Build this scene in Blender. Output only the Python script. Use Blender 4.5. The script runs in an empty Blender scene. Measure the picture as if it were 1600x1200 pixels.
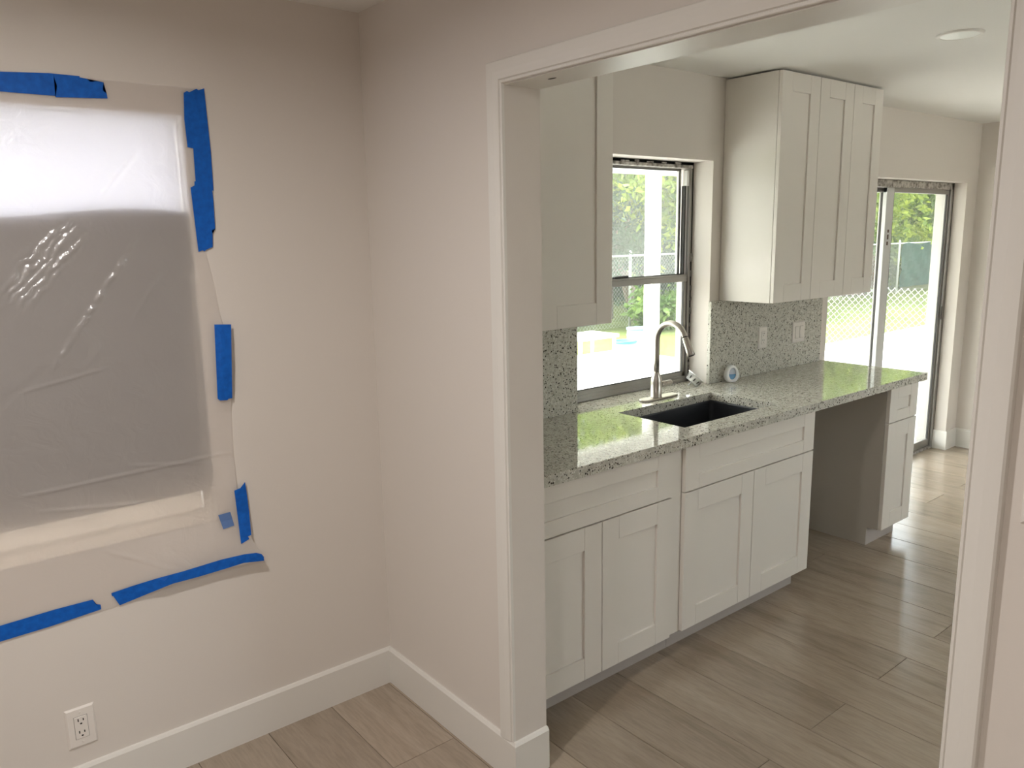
import bpy, bmesh, math, random
from mathutils import Vector, Matrix, noise
random.seed(7)
R = math.radians
SC = bpy.context.scene
COL = SC.collection

# ------------------------------------------------------------------ camera
cam_d = bpy.data.cameras.new('camera')
cam_d.sensor_fit = 'HORIZONTAL'
cam_d.sensor_width = 36.0
cam_d.lens = 1230.8312 / 1600 * 36.0
cam_d.clip_start = 0.02
cam = bpy.data.objects.new('camera', cam_d)
COL.objects.link(cam)
F_ = Vector((0.61641449, 0.76476897, -0.18751425))
R_ = Vector((0.77637153, -0.63003503, -0.01740981))
U_ = Vector((0.13145503, 0.13484907, 0.98210758))
cam.matrix_world = Matrix((
    (R_.x, U_.x, -F_.x, -1.37169225),
    (R_.y, U_.y, -F_.y, -2.47877791),
    (R_.z, U_.z, -F_.z, 1.69232282),
    (0, 0, 0, 1)))
SC.camera = cam

# ------------------------------------------------------------------ world, sun, exposure
W = bpy.data.worlds.new('world')
SC.world = W
W.use_nodes = True
wn = W.node_tree
wn.nodes.clear()
w_out = wn.nodes.new('ShaderNodeOutputWorld')
w_bg = wn.nodes.new('ShaderNodeBackground')
w_sky = wn.nodes.new('ShaderNodeTexSky')
w_sky.sky_type = 'NISHITA'
w_sky.sun_disc = False
w_sky.sun_elevation = R(55)
w_sky.sun_rotation = R(-30)
w_sky.air_density = 1.0
w_sky.dust_density = 4.0
w_hsv = wn.nodes.new('ShaderNodeHueSaturation')
w_hsv.inputs['Saturation'].default_value = 0.25
w_bg.inputs['Strength'].default_value = 1.75
wn.links.new(w_sky.outputs[0], w_hsv.inputs['Color'])
wn.links.new(w_hsv.outputs[0], w_bg.inputs['Color'])
wn.links.new(w_bg.outputs[0], w_out.inputs['Surface'])

sun_d = bpy.data.lights.new('sun', 'SUN')
sun_d.energy = 6.2
sun_d.angle = R(1.0)
sun_d.color = (1.0, 0.96, 0.90)
sun = bpy.data.objects.new('sun', sun_d)
COL.objects.link(sun)
sun.rotation_euler = Vector((0.30, -0.52, -1.1)).to_track_quat('-Z', 'Y').to_euler()

LAMP_POWER = 29.5
LAMP_COLOR = (1.0, 0.955, 0.915)

SC.view_settings.view_transform = 'Standard'
SC.view_settings.look = 'None'
SC.view_settings.gamma = 1.0
SC.view_settings.use_curve_mapping = False
SC.view_settings.exposure = 0.0
SC.cycles.diffuse_bounces = 6
SC.cycles.max_bounces = 14
SC.cycles.transparent_max_bounces = 16

# ------------------------------------------------------------------ materials
def mat(name, color=(0.8, 0.8, 0.8), rough=0.5, metal=0.0, spec=0.5):
    m = bpy.data.materials.new(name)
    m.use_nodes = True
    b = m.node_tree.nodes['Principled BSDF']
    b.inputs['Base Color'].default_value = (*color, 1)
    b.inputs['Roughness'].default_value = rough
    b.inputs['Metallic'].default_value = metal
    b.inputs['Specular IOR Level'].default_value = spec
    m.diffuse_color = (*color, 1)
    return m, m.node_tree, b

def N(nt, t, **kw):
    n = nt.nodes.new(t)
    for k, v in kw.items():
        if k in n.inputs:
            n.inputs[k].default_value = v
        else:
            setattr(n, k, v)
    return n

def add_bump(nt, b, scale, strength, dist=0.002, detail=3.0):
    tc = N(nt, 'ShaderNodeTexCoord')
    nz = N(nt, 'ShaderNodeTexNoise', Scale=scale, Detail=detail)
    bp = N(nt, 'ShaderNodeBump', Strength=strength, Distance=dist)
    nt.links.new(tc.outputs['Object'], nz.inputs['Vector'])
    nt.links.new(nz.outputs['Fac'], bp.inputs['Height'])
    nt.links.new(bp.outputs[0], b.inputs['Normal'])

def ramp(nt, stops, interp='LINEAR'):
    r = nt.nodes.new('ShaderNodeValToRGB')
    r.color_ramp.interpolation = interp
    el = r.color_ramp.elements
    while len(el) < len(stops):
        el.new(0.5)
    for e, (p, c) in zip(el, stops):
        e.position = p
        e.color = (*c, 1)
    return r

M = {}
def wallmat(name, col, bump=0.12):
    m, nt, b = mat(name, col, 0.75, 0, 0.25)
    add_bump(nt, b, 150, bump, 0.0015, 4)
    return m
M['wall'] = wallmat('wall_paint', (0.70, 0.655, 0.61))
M['ceiling'] = wallmat('ceiling_paint', (0.80, 0.79, 0.765), 0.08)
# broad patched unevenness of the ceiling
nt = M['ceiling'].node_tree
b = nt.nodes['Principled BSDF']
tc = N(nt, 'ShaderNodeTexCoord'); nz = N(nt, 'ShaderNodeTexNoise', Scale=4.0, Detail=2.0)
bp = N(nt, 'ShaderNodeBump', Strength=0.25, Distance=0.01)
nt.links.new(tc.outputs['Object'], nz.inputs['Vector']); nt.links.new(nz.outputs['Fac'], bp.inputs['Height'])
nt.links.new(bp.outputs[0], b.inputs['Normal'])

m, nt, b = mat('trim_paint', (0.74, 0.72, 0.68), 0.38, 0, 0.4)
add_bump(nt, b, 60, 0.04, 0.001); M['trim'] = m
m, nt, b = mat('cabinet_lacquer', (0.755, 0.72, 0.67), 0.36, 0, 0.4)
add_bump(nt, b, 90, 0.02, 0.001); M['cab'] = m
M['cabside'] = mat('cabinet_side_grey', (0.46, 0.43, 0.385), 0.5)[0]  # side panel tone, darker than the cabinet fronts
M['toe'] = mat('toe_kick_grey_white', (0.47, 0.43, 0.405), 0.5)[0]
M['plate'] = mat('white_plastic', (0.78, 0.74, 0.70), 0.35)[0]
M['slot'] = mat('dark_slot', (0.012, 0.010, 0.009), 0.8)[0]
M['gap'] = mat('black_gap', (0.008, 0.008, 0.008), 0.95, 0, 0.1)[0]
m, nt, b = mat('aluminium', (0.36, 0.35, 0.33), 0.42, 0.85)
add_bump(nt, b, 40, 0.12, 0.001); M['alu'] = m
M['alu_dark'] = mat('aluminium_dark_seal', (0.05, 0.048, 0.045), 0.6, 0.2)[0]  # dark tone of the seals, slots and latches
M['alu_white'] = mat('white_aluminium', (0.62, 0.63, 0.63), 0.42, 0.15)[0]
m, nt, b = mat('stained_aluminium', (0.42, 0.40, 0.37), 0.5, 0.5)
tc = N(nt, 'ShaderNodeTexCoord'); nz = N(nt, 'ShaderNodeTexNoise', Scale=35.0, Detail=5.0)
rp = ramp(nt, [(0.35, (0.16, 0.14, 0.12)), (0.6, (0.55, 0.53, 0.50))])
nt.links.new(tc.outputs['Object'], nz.inputs['Vector']); nt.links.new(nz.outputs['Fac'], rp.inputs[0])
nt.links.new(rp.outputs[0], b.inputs['Base Color']); M['alu_worn'] = m
m, nt, b = mat('brushed_nickel', (0.50, 0.47, 0.43), 0.30, 1.0)
M['nickel'] = m
M['nickel_dark'] = mat('black_rubber', (0.02, 0.02, 0.02), 0.5)[0]
M['steel'] = mat('polished_steel', (0.80, 0.80, 0.80), 0.28, 0.75)[0]
M['sink'] = mat('graphite_sink', (0.030, 0.033, 0.040), 0.42, 0.0, 0.5)[0]
M['sink_drain'] = mat('drain_steel', (0.25, 0.25, 0.26), 0.3, 1.0)[0]

# glass: transparent with a Fresnel-weighted mirror coat
def glassmat(name, tint, veil=0.0):
    m = bpy.data.materials.new(name)
    m.use_nodes = True
    nt = m.node_tree
    nt.nodes.clear()
    o = N(nt, 'ShaderNodeOutputMaterial')
    t = N(nt, 'ShaderNodeBsdfTransparent'); t.inputs[0].default_value = (*tint, 1)
    g = N(nt, 'ShaderNodeBsdfGlossy', Roughness=0.02)
    lw = N(nt, 'ShaderNodeLayerWeight', Blend=0.5)
    pw = N(nt, 'ShaderNodeMath', operation='POWER'); pw.inputs[1].default_value = 5.0
    fr = N(nt, 'ShaderNodeMath', operation='MULTIPLY_ADD'); fr.inputs[1].default_value = 0.90; fr.inputs[2].default_value = 0.04
    nt.links.new(lw.outputs['Facing'], pw.inputs[0]); nt.links.new(pw.outputs[0], fr.inputs[0])
    mx = N(nt, 'ShaderNodeMixShader')
    nt.links.new(fr.outputs[0], mx.inputs[0]); nt.links.new(t.outputs[0], mx.inputs[1])
    nt.links.new(g.outputs[0], mx.inputs[2])
    du = N(nt, 'ShaderNodeBsdfTranslucent'); du.inputs[0].default_value = (0.9, 0.93, 0.92, 1)
    m2 = N(nt, 'ShaderNodeMixShader'); m2.inputs[0].default_value = veil  # white veil mixed into the glass, paling the view outside
    nt.links.new(mx.outputs[0], m2.inputs[1]); nt.links.new(du.outputs[0], m2.inputs[2])
    nt.links.new(m2.outputs[0], o.inputs['Surface'])
    return m
M['glass'] = glassmat('window_glass', (0.95, 0.97, 0.95), 0.02)
M['glass_veiled'] = glassmat('veiled_window_glass', (0.93, 0.96, 0.95), 0.07)

# frosted pane and plastic film
def filmmat(name, kt, kl, kg, col, rough, bump, dif=0.45):
    m = bpy.data.materials.new(name)
    m.use_nodes = True
    nt = m.node_tree
    nt.nodes.clear()
    o = N(nt, 'ShaderNodeOutputMaterial')
    t = N(nt, 'ShaderNodeBsdfTransparent'); t.inputs[0].default_value = (1, 1, 1, 1)
    l = N(nt, 'ShaderNodeBsdfTranslucent'); l.inputs[0].default_value = (*col, 1)
    d = N(nt, 'ShaderNodeBsdfDiffuse'); d.inputs[0].default_value = (*col, 1)
    g = N(nt, 'ShaderNodeBsdfGlossy', Roughness=rough)
    m1 = N(nt, 'ShaderNodeMixShader'); m1.inputs[0].default_value = dif
    m2 = N(nt, 'ShaderNodeMixShader'); m2.inputs[0].default_value = kt
    m3 = N(nt, 'ShaderNodeMixShader'); m3.inputs[0].default_value = kg
    nt.links.new(l.outputs[0], m1.inputs[1]); nt.links.new(d.outputs[0], m1.inputs[2])
    nt.links.new(m1.outputs[0], m2.inputs[1]); nt.links.new(t.outputs[0], m2.inputs[2])
    nt.links.new(m2.outputs[0], m3.inputs[1]); nt.links.new(g.outputs[0], m3.inputs[2])
    nt.links.new(m3.outputs[0], o.inputs['Surface'])
    if bump:
        tc = N(nt, 'ShaderNodeTexCoord'); nz = N(nt, 'ShaderNodeTexNoise', Scale=14.0, Detail=5.0)
        nz.inputs['Distortion'].default_value = 1.5
        bp = N(nt, 'ShaderNodeBump', Strength=bump, Distance=0.01)
        nt.links.new(tc.outputs['Object'], nz.inputs['Vector']); nt.links.new(nz.outputs['Fac'], bp.inputs['Height'])
        for s in (g, d):
            nt.links.new(bp.outputs[0], s.inputs['Normal'])
    return m
M['film'] = filmmat('milky_plastic_film', 0.14, 1, 0.09, (0.95, 0.92, 0.90), 0.20, 0.45, 0.30)
M['frost'] = filmmat('frosted_glass', 0.22, 1, 0.05, (0.66, 0.69, 0.80), 0.3, 0)
M['frost_glow'] = filmmat('warm_glow_frosted_glass', 0.08, 1, 0.05, (0.62, 0.565, 0.50), 0.3, 0)  # warm daylight glow above the sill is put into this pane's colour
M['board'] = mat('grey_board', (0.105, 0.09, 0.09), 0.7)[0]
m, nt, b = mat('blue_masking_tape', (0.0, 0.10, 0.48), 0.55, 0, 0.3)
tc = N(nt, 'ShaderNodeTexCoord'); nz = N(nt, 'ShaderNodeTexNoise', Scale=60.0, Detail=4.0)
rp = ramp(nt, [(0.3, (0.0, 0.085, 0.42)), (0.7, (0.002, 0.125, 0.56))])
nt.links.new(tc.outputs['Object'], nz.inputs['Vector']); nt.links.new(nz.outputs['Fac'], rp.inputs[0])
nt.links.new(rp.outputs[0], b.inputs['Base Color'])
add_bump(nt, b, 220, 0.15, 0.001); M['tape'] = m

# speckled quartz
def quartz(name, rough, c0, c1):
    m, nt, b = mat(name, (0.6, 0.6, 0.55), rough, 0, 0.5)
    tc = N(nt, 'ShaderNodeTexCoord')
    def vor(scale, thr0, thr1, off):
        mp = N(nt, 'ShaderNodeMapping'); mp.inputs['Location'].default_value = (off, off * .7, off * 1.3)
        nz = N(nt, 'ShaderNodeTexNoise', Scale=scale * 0.9, Detail=2.0)
        ad = N(nt, 'ShaderNodeVectorMath', operation='MULTIPLY_ADD')
        ad.inputs[1].default_value = (0.9 / scale,) * 3
        v = N(nt, 'ShaderNodeTexVoronoi', Scale=scale)
        rp = ramp(nt, [(thr0, (1, 1, 1)), (thr1, (0, 0, 0))])
        nt.links.new(tc.outputs['Object'], mp.inputs['Vector'])
        nt.links.new(mp.outputs[0], nz.inputs['Vector'])
        nt.links.new(nz.outputs['Color'], ad.inputs[0]); nt.links.new(mp.outputs[0], ad.inputs[2])
        nt.links.new(ad.outputs[0], v.inputs['Vector'])
        nt.links.new(v.outputs['Distance'], rp.inputs[0])
        sep = N(nt, 'ShaderNodeSeparateColor'); nt.links.new(v.outputs['Color'], sep.inputs[0])
        return rp, sep
    def gate(rp, sep, lim):
        g = N(nt, 'ShaderNodeMath', operation='LESS_THAN'); g.inputs[1].default_value = lim
        mlt = N(nt, 'ShaderNodeMath', operation='MULTIPLY')
        nt.links.new(sep.outputs[0], g.inputs[0]); nt.links.new(g.outputs[0], mlt.inputs[0])
        nt.links.new(rp.outputs[0], mlt.inputs[1])
        return mlt
    nzb = N(nt, 'ShaderNodeTexNoise', Scale=55.0, Detail=3.0)
    nt.links.new(tc.outputs['Object'], nzb.inputs['Vector'])
    base = ramp(nt, [(0.35, c0), (0.65, c1)])
    nt.links.new(nzb.outputs['Fac'], base.inputs[0])
    cur = base.outputs[0]
    for (sc, a, bb, lim, off, col) in (
            (130, 0.30, 0.42, 0.30, 0.0, (0.30, 0.27, 0.21)),
            (210, 0.30, 0.45, 0.35, 3.1, (0.80, 0.80, 0.76)),
            (115, 0.32, 0.42, 0.28, 7.7, (0.035, 0.030, 0.024)),
            (70, 0.24, 0.31, 0.20, 5.2, (0.05, 0.042, 0.034))):
        rp, sep = vor(sc, a, bb, off)
        g = gate(rp, sep, lim)
        mx = N(nt, 'ShaderNodeMix', data_type='RGBA')
        nt.links.new(g.outputs[0], mx.inputs[0])
        nt.links.new(cur, mx.inputs[6])
        mx.inputs[7].default_value = (*col, 1)
        cur = mx.outputs[2]
    nt.links.new(cur, b.inputs['Base Color'])
    return m
M['quartz'] = quartz('speckled_quartz', 0.045, (0.45, 0.44, 0.385), (0.60, 0.59, 0.53))
M['quartz_wall'] = quartz('speckled_quartz_splash', 0.22, (0.45, 0.44, 0.385), (0.60, 0.59, 0.53))

# wood-look planks
m, nt, b = mat('vinyl_plank', (0.4, 0.34, 0.28), 0.21, 0, 1.0)
tc = N(nt, 'ShaderNodeTexCoord'); oi = N(nt, 'ShaderNodeObjectInfo')
mul = N(nt, 'ShaderNodeMath', operation='MULTIPLY'); mul.inputs[1].default_value = 57.0
nt.links.new(oi.outputs['Random'], mul.inputs[0])
ad = N(nt, 'ShaderNodeVectorMath', operation='ADD')
nt.links.new(tc.outputs['Object'], ad.inputs[0]); nt.links.new(mul.outputs[0], ad.inputs[1])
mp = N(nt, 'ShaderNodeMapping'); mp.inputs['Scale'].default_value = (1.0, 0.13, 1.0)
nt.links.new(ad.outputs[0], mp.inputs['Vector'])
n1 = N(nt, 'ShaderNodeTexNoise', Scale=7.0, Detail=3.0); n1.inputs['Distortion'].default_value = 1.8
n2 = N(nt, 'ShaderNodeTexNoise', Scale=120.0, Detail=3.0)
nt.links.new(mp.outputs[0], n1.inputs['Vector']); nt.links.new(mp.outputs[0], n2.inputs['Vector'])
r1 = ramp(nt, [(0.26, (0.290, 0.230, 0.170)), (0.50, (0.366, 0.298, 0.230)), (0.78, (0.410, 0.340, 0.268))])
nt.links.new(n1.outputs['Fac'], r1.inputs[0])
r2 = ramp(nt, [(0.35, (0.91, 0.91, 0.91)), (0.6, (1.03, 1.03, 1.03))])
nt.links.new(n2.outputs['Fac'], r2.inputs[0])
mm = N(nt, 'ShaderNodeMix', data_type='RGBA', blend_type='MULTIPLY'); mm.inputs[0].default_value = 1.0
nt.links.new(r1.outputs[0], mm.inputs[6]); nt.links.new(r2.outputs[0], mm.inputs[7])
r3 = ramp(nt, [(0.0, (0.84, 0.83, 0.81)), (0.5, (0.96, 0.96, 0.96)), (1.0, (1.07, 1.07, 1.07))])
nt.links.new(oi.outputs['Random'], r3.inputs[0])
m3 = N(nt, 'ShaderNodeMix', data_type='RGBA', blend_type='MULTIPLY'); m3.inputs[0].default_value = 1.0
nt.links.new(mm.outputs[2], m3.inputs[6]); nt.links.new(r3.outputs[0], m3.inputs[7])
nt.links.new(m3.outputs[2], b.inputs['Base Color'])
bp = N(nt, 'ShaderNodeBump', Strength=0.10, Distance=0.001)
nt.links.new(n2.outputs['Fac'], bp.inputs['Height']); nt.links.new(bp.outputs[0], b.inputs['Normal'])
M['plank'] = m
M['subfloor'] = mat('dark_subfloor', (0.05, 0.04, 0.03), 0.9)[0]

# outdoors
m, nt, b = mat('lawn', (0.2, 0.33, 0.09), 0.9, 0, 0.1)
tc = N(nt, 'ShaderNodeTexCoord'); nz = N(nt, 'ShaderNodeTexNoise', Scale=1.3, Detail=8.0); nz.inputs['Roughness'].default_value = 0.7
rp = ramp(nt, [(0.3, (0.085, 0.120, 0.030)), (0.55, (0.130, 0.165, 0.050)), (0.75, (0.18, 0.195, 0.09))])
nt.links.new(tc.outputs['Object'], nz.inputs['Vector']); nt.links.new(nz.outputs['Fac'], rp.inputs[0])
nt.links.new(rp.outputs[0], b.inputs['Base Color']); M['lawn'] = m
M['concrete'] = mat('patio_concrete', (0.62, 0.60, 0.56), 0.9)[0]
M['ext_white'] = mat('exterior_white_paint', (0.80, 0.80, 0.78), 0.6)[0]
M['galv'] = mat('galvanised_wire', (0.62, 0.63, 0.60), 0.5, 0.3)[0]
m, nt, b = mat('green_screen_cloth', (0.06, 0.19, 0.13), 0.85)
tc = N(nt, 'ShaderNodeTexCoord'); nz = N(nt, 'ShaderNodeTexNoise', Scale=3.0, Detail=4.0)
rp = ramp(nt, [(0.3, (0.008, 0.042, 0.028)), (0.7, (0.016, 0.065, 0.045))])
nt.links.new(tc.outputs['Object'], nz.inputs['Vector']); nt.links.new(nz.outputs['Fac'], rp.inputs[0])
nt.links.new(rp.outputs[0], b.inputs['Base Color']); M['screen'] = m
M['bark'] = mat('bark', (0.20, 0.15, 0.11), 0.9)[0]
M['bucket'] = mat('white_bucket_plastic', (0.78, 0.79, 0.80), 0.4)[0]
M['lid_blue'] = mat('blue_lid_plastic', (0.03, 0.20, 0.33), 0.4)[0]
M['lid_grey'] = mat('grey_blue_lid_plastic', (0.12, 0.19, 0.25), 0.4)[0]
def leafmat(name, c0, c1):
    m = bpy.data.materials.new(name)
    m.use_nodes = True
    nt = m.node_tree
    b = nt.nodes['Principled BSDF']
    b.inputs['Roughness'].default_value = 0.55
    tc = N(nt, 'ShaderNodeTexCoord'); nz = N(nt, 'ShaderNodeTexNoise', Scale=2.2, Detail=3.0)
    rp = ramp(nt, [(0.35, c0), (0.65, c1)])
    nt.links.new(tc.outputs['Object'], nz.inputs['Vector']); nt.links.new(nz.outputs['Fac'], rp.inputs[0])
    nt.links.new(rp.outputs[0], b.inputs['Base Color'])
    tl = N(nt, 'ShaderNodeBsdfTranslucent'); nt.links.new(rp.outputs[0], tl.inputs[0])
    mx = N(nt, 'ShaderNodeMixShader'); mx.inputs[0].default_value = 0.5
    nt.links.new(b.outputs[0], mx.inputs[1]); nt.links.new(tl.outputs[0], mx.inputs[2])
    nt.links.new(mx.outputs[0], nt.nodes['Material Output'].inputs['Surface'])
    return m
M['leaf_bright'] = leafmat('bright_leaf', (0.16, 0.27, 0.03), (0.42, 0.50, 0.07))
M['leaf_mid'] = leafmat('mid_leaf', (0.085, 0.17, 0.04), (0.22, 0.33, 0.075))
M['leaf_cool'] = leafmat('cool_leaf', (0.04, 0.09, 0.042), (0.10, 0.18, 0.08))
M['leaf_red'] = leafmat('reddish_leaf', (0.14, 0.06, 0.04), (0.20, 0.13, 0.07))

# ------------------------------------------------------------------ mesh builder
class MB:
    def __init__(s):
        s.v = []; s.f = []; s.smooth = []
    def face(s, idx, sm=False):
        s.f.append(tuple(idx)); s.smooth.append(sm)
    def quad(s, pts, sm=False):
        n = len(s.v); s.v += [tuple(p) for p in pts]
        s.face(range(n, n + len(pts)), sm)
    def box(s, x0, x1, y0, y1, z0, z1, bev=0.0):
        if bev > 0:
            bm = bmesh.new()
            bmesh.ops.create_cube(bm, size=1.0)
            for v in bm.verts:
                v.co = ((x0 + x1) / 2 + v.co.x * (x1 - x0), (y0 + y1) / 2 + v.co.y * (y1 - y0), (z0 + z1) / 2 + v.co.z * (z1 - z0))
            bmesh.ops.bevel(bm, geom=bm.edges[:], offset=bev, segments=1, profile=0.5, affect='EDGES')
            s.add_bm(bm)
            return
        n = len(s.v)
        s.v += [(x0, y0, z0), (x1, y0, z0), (x1, y1, z0), (x0, y1, z0), (x0, y0, z1), (x1, y0, z1), (x1, y1, z1), (x0, y1, z1)]
        for f in ((0, 3, 2, 1), (4, 5, 6, 7), (0, 1, 5, 4), (1, 2, 6, 5), (2, 3, 7, 6), (3, 0, 4, 7)):
            s.face([n + i for i in f])
    def add_bm(s, bm, sm=False):
        bm.verts.index_update()
        n = len(s.v)
        s.v += [tuple(v.co) for v in bm.verts]
        for f in bm.faces:
            s.face([n + v.index for v in f.verts], sm)
        bm.free()
    def tube(s, path, rad, seg=14, caps=True):
        path = [Vector(p) for p in path]
        rad = rad if isinstance(rad, (list, tuple)) else [rad] * len(path)
        n0 = len(s.v)
        prev = None
        for i, p in enumerate(path):
            a = path[max(i - 1, 0)]; c = path[min(i + 1, len(path) - 1)]
            t = (c - a).normalized()
            if prev is None:
                u = t.orthogonal().normalized()
            else:
                u = (prev - t * prev.dot(t)).normalized()
            prev = u
            w = t.cross(u)
            for k in range(seg):
                an = 2 * math.pi * k / seg
                s.v.append(tuple(p + (u * math.cos(an) + w * math.sin(an)) * rad[i]))
        for i in range(len(path) - 1):
            for k in range(seg):
                a = n0 + i * seg + k; bq = n0 + i * seg + (k + 1) % seg
                s.face((a, bq, bq + seg, a + seg), True)
        if caps:
            s.face([n0 + k for k in reversed(range(seg))])
            s.face([n0 + (len(path) - 1) * seg + k for k in range(seg)])
    def lathe(s, prof, origin=(0, 0, 0), axis=(0, 0, 1), seg=28, sm=True):
        o = Vector(origin); ax = Vector(axis).normalized(); u = ax.orthogonal().normalized(); w = ax.cross(u)
        n0 = len(s.v)
        for (r, h) in prof:
            for k in range(seg):
                an = 2 * math.pi * k / seg
                s.v.append(tuple(o + ax * h + (u * math.cos(an) + w * math.sin(an)) * max(r, 1e-5)))
        for i in range(len(prof) - 1):
            for k in range(seg):
                a = n0 + i * seg + k; bq = n0 + i * seg + (k + 1) % seg
                s.face((a, bq, bq + seg, a + seg), sm)
    def cells(s, cells, z0, z1):
        """solid made of axis-aligned rectangles (x0,x1,y0,y1): only the outer faces"""
        xs = sorted({c[0] for c in cells} | {c[1] for c in cells}); ys = sorted({c[2] for c in cells} | {c[3] for c in cells})
        full = set()
        for i in range(len(xs) - 1):
            for j in range(len(ys) - 1):
                mx = (xs[i] + xs[i + 1]) / 2; my = (ys[j] + ys[j + 1]) / 2
                if any(c[0] < mx < c[1] and c[2] < my < c[3] for c in cells):
                    full.add((i, j))
        idx = {}
        def V(i, j, k):
            if (i, j, k) not in idx:
                idx[(i, j, k)] = len(s.v); s.v.append((xs[i], ys[j], (z0, z1)[k]))
            return idx[(i, j, k)]
        for (i, j) in full:
            s.face((V(i, j, 1), V(i + 1, j, 1), V(i + 1, j + 1, 1), V(i, j + 1, 1)))
            s.face((V(i, j, 0), V(i, j + 1, 0), V(i + 1, j + 1, 0), V(i + 1, j, 0)))
            if (i, j - 1) not in full: s.face((V(i, j, 0), V(i + 1, j, 0), V(i + 1, j, 1), V(i, j, 1)))
            if (i, j + 1) not in full: s.face((V(i + 1, j + 1, 0), V(i, j + 1, 0), V(i, j + 1, 1), V(i + 1, j + 1, 1)))
            if (i - 1, j) not in full: s.face((V(i, j + 1, 0), V(i, j, 0), V(i, j, 1), V(i, j + 1, 1)))
            if (i + 1, j) not in full: s.face((V(i + 1, j, 0), V(i + 1, j + 1, 0), V(i + 1, j + 1, 1), V(i + 1, j, 1)))
    def map(s, fn):
        s.v = [tuple(fn(Vector(p))) for p in s.v]
        return s

LOC = {}
def put(o, parent=None):
    COL.objects.link(o)
    if parent is not None:
        o.parent = parent
    return o

def obj(name, mb, m, parent=None, loc=None):
    """one mesh object; coordinates in mb are world coordinates"""
    base = Vector((0, 0, 0))
    if parent is not None:
        base = LOC[parent.name]
    if loc is not None:
        base = Vector(loc)
    me = bpy.data.meshes.new(name)
    me.from_pydata([tuple(Vector(p) - base) for p in mb.v], [], mb.f)
    if any(mb.smooth):
        me.polygons.foreach_set('use_smooth', mb.smooth)
    me.materials.append(m)
    me.update()
    o = bpy.data.objects.new(name, me)
    put(o, parent)
    if parent is None and loc is not None:
        o.location = base
    LOC[o.name] = base
    return o

def tag(o, label=None, cat=None, group=None, kind=None):
    if label: o['label'] = label
    if cat: o['category'] = cat
    if group: o['group'] = group
    if kind: o['kind'] = kind
    return o

def thing(name, label, cat, loc, group=None):
    o = bpy.data.objects.new(name, None)
    o.empty_display_size = 0.05
    put(o)
    o.location = loc
    LOC[o.name] = Vector(loc)
    return tag(o, label, cat, group)

def struct(name, mb, m, label=None):
    o = obj(name, mb, m)
    return tag(o, label, kind='structure')

def struct_root(name, loc):
    o = bpy.data.objects.new(name, None)
    o.empty_display_size = 0.05
    put(o)
    o.location = loc
    LOC[o.name] = Vector(loc)
    return tag(o, kind='structure')

def bx(*a):
    mb = MB(); mb.box(*a); return mb

# ------------------------------------------------------------------ dimensions
H = 2.4183
T = 0.1259
YJ, YR, ZH = -0.7655, -1.9778, 2.0828
XF = 5.0651
X_BACK, Y_RIGHT = -3.4, -4.2
HB, BT = 0.1437, 0.0135

# ------------------------------------------------------------------ room shell
def wall_xz(name, x0, x1, y0, y1, holes, z1=H):
    """wall along X with rectangular holes (x0,x1,z0,z1), made by cells in the xz plane"""
    xs = sorted({x0, x1} | {h[0] for h in holes} | {h[1] for h in holes})
    zs = sorted({0.0, z1} | {h[2] for h in holes} | {h[3] for h in holes})
    cells = []
    for i in range(len(xs) - 1):
        for j in range(len(zs) - 1):
            mx = (xs[i] + xs[i + 1]) / 2; mz = (zs[j] + zs[j + 1]) / 2
            if not any(h[0] < mx < h[1] and h[2] < mz < h[3] for h in holes):
                cells.append((xs[i], xs[i + 1], zs[j], zs[j + 1]))
    mb = MB(); mb.cells(cells, -y1, -y0)
    mb.map(lambda p: (p.x, -p.z, p.y))
    return struct(name, mb, M['wall'])

WX0, WX1, WZ0, WZ1 = 0.980, 1.920, 0.872, 2.026       # kitchen window opening
PX0, PX1, PZ0, PZ1 = -1.78, -0.603, 0.808, 2.045      # plastic covered opening
DX0, DX1, DZ1 = 3.062, 4.8932, 1.998                  # sliding door opening
wall_xz('wall_left', X_BACK, XF + 0.15, 0.0, 0.20, [(PX0, PX1, PZ0, PZ1), (WX0, WX1, WZ0, WZ1), (DX0, DX1, -1.0, DZ1)])

# partition wall with the wide doorway
mb = MB()
mb.cells([(YR + 0.0, YJ, ZH, H), (Y_RIGHT, YR, 0, H), (YJ, 0.0, 0, H)], 0.0, T)
mb.cells
mb.map(lambda p: (p.z, p.x, p.y))
struct('wall_middle', mb, M['wall'])
struct('wall_far', bx(XF, XF + 0.15, Y_RIGHT, 0.0, 0, H), M['wall'])
wall_xz('wall_right', X_BACK, XF + 0.15, Y_RIGHT - 0.15, Y_RIGHT, [(2.0, 4.2, 0.85, 2.10)])
w3 = struct_root('window_3', (3.1, Y_RIGHT - 0.1, 0.85))
mb = MB()
for (a, c) in ((2.0, 2.04), (3.08, 3.12), (4.16, 4.20)): mb.box(a, c, Y_RIGHT - 0.13, Y_RIGHT - 0.07, 0.85, 2.10)
for (a, c) in ((0.85, 0.89), (2.06, 2.10)): mb.box(2.04, 4.16, Y_RIGHT - 0.13, Y_RIGHT - 0.07, a, c)
obj('frame', mb, M['alu'], w3)
for (a, c) in ((2.035, 3.085), (3.115, 4.165)): obj('pane', bx(a, c, Y_RIGHT - 0.104, Y_RIGHT - 0.100, 0.885, 2.065), M['glass'], w3)
struct('wall_rear', bx(X_BACK - 0.15, X_BACK, Y_RIGHT - 0.15, 0.20, 0, H), M['wall'])
struct('ceiling', bx(X_BACK - 0.15, XF + 0.15, Y_RIGHT - 0.15, 0.20, H, H + 0.12), M['ceiling'])

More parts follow.
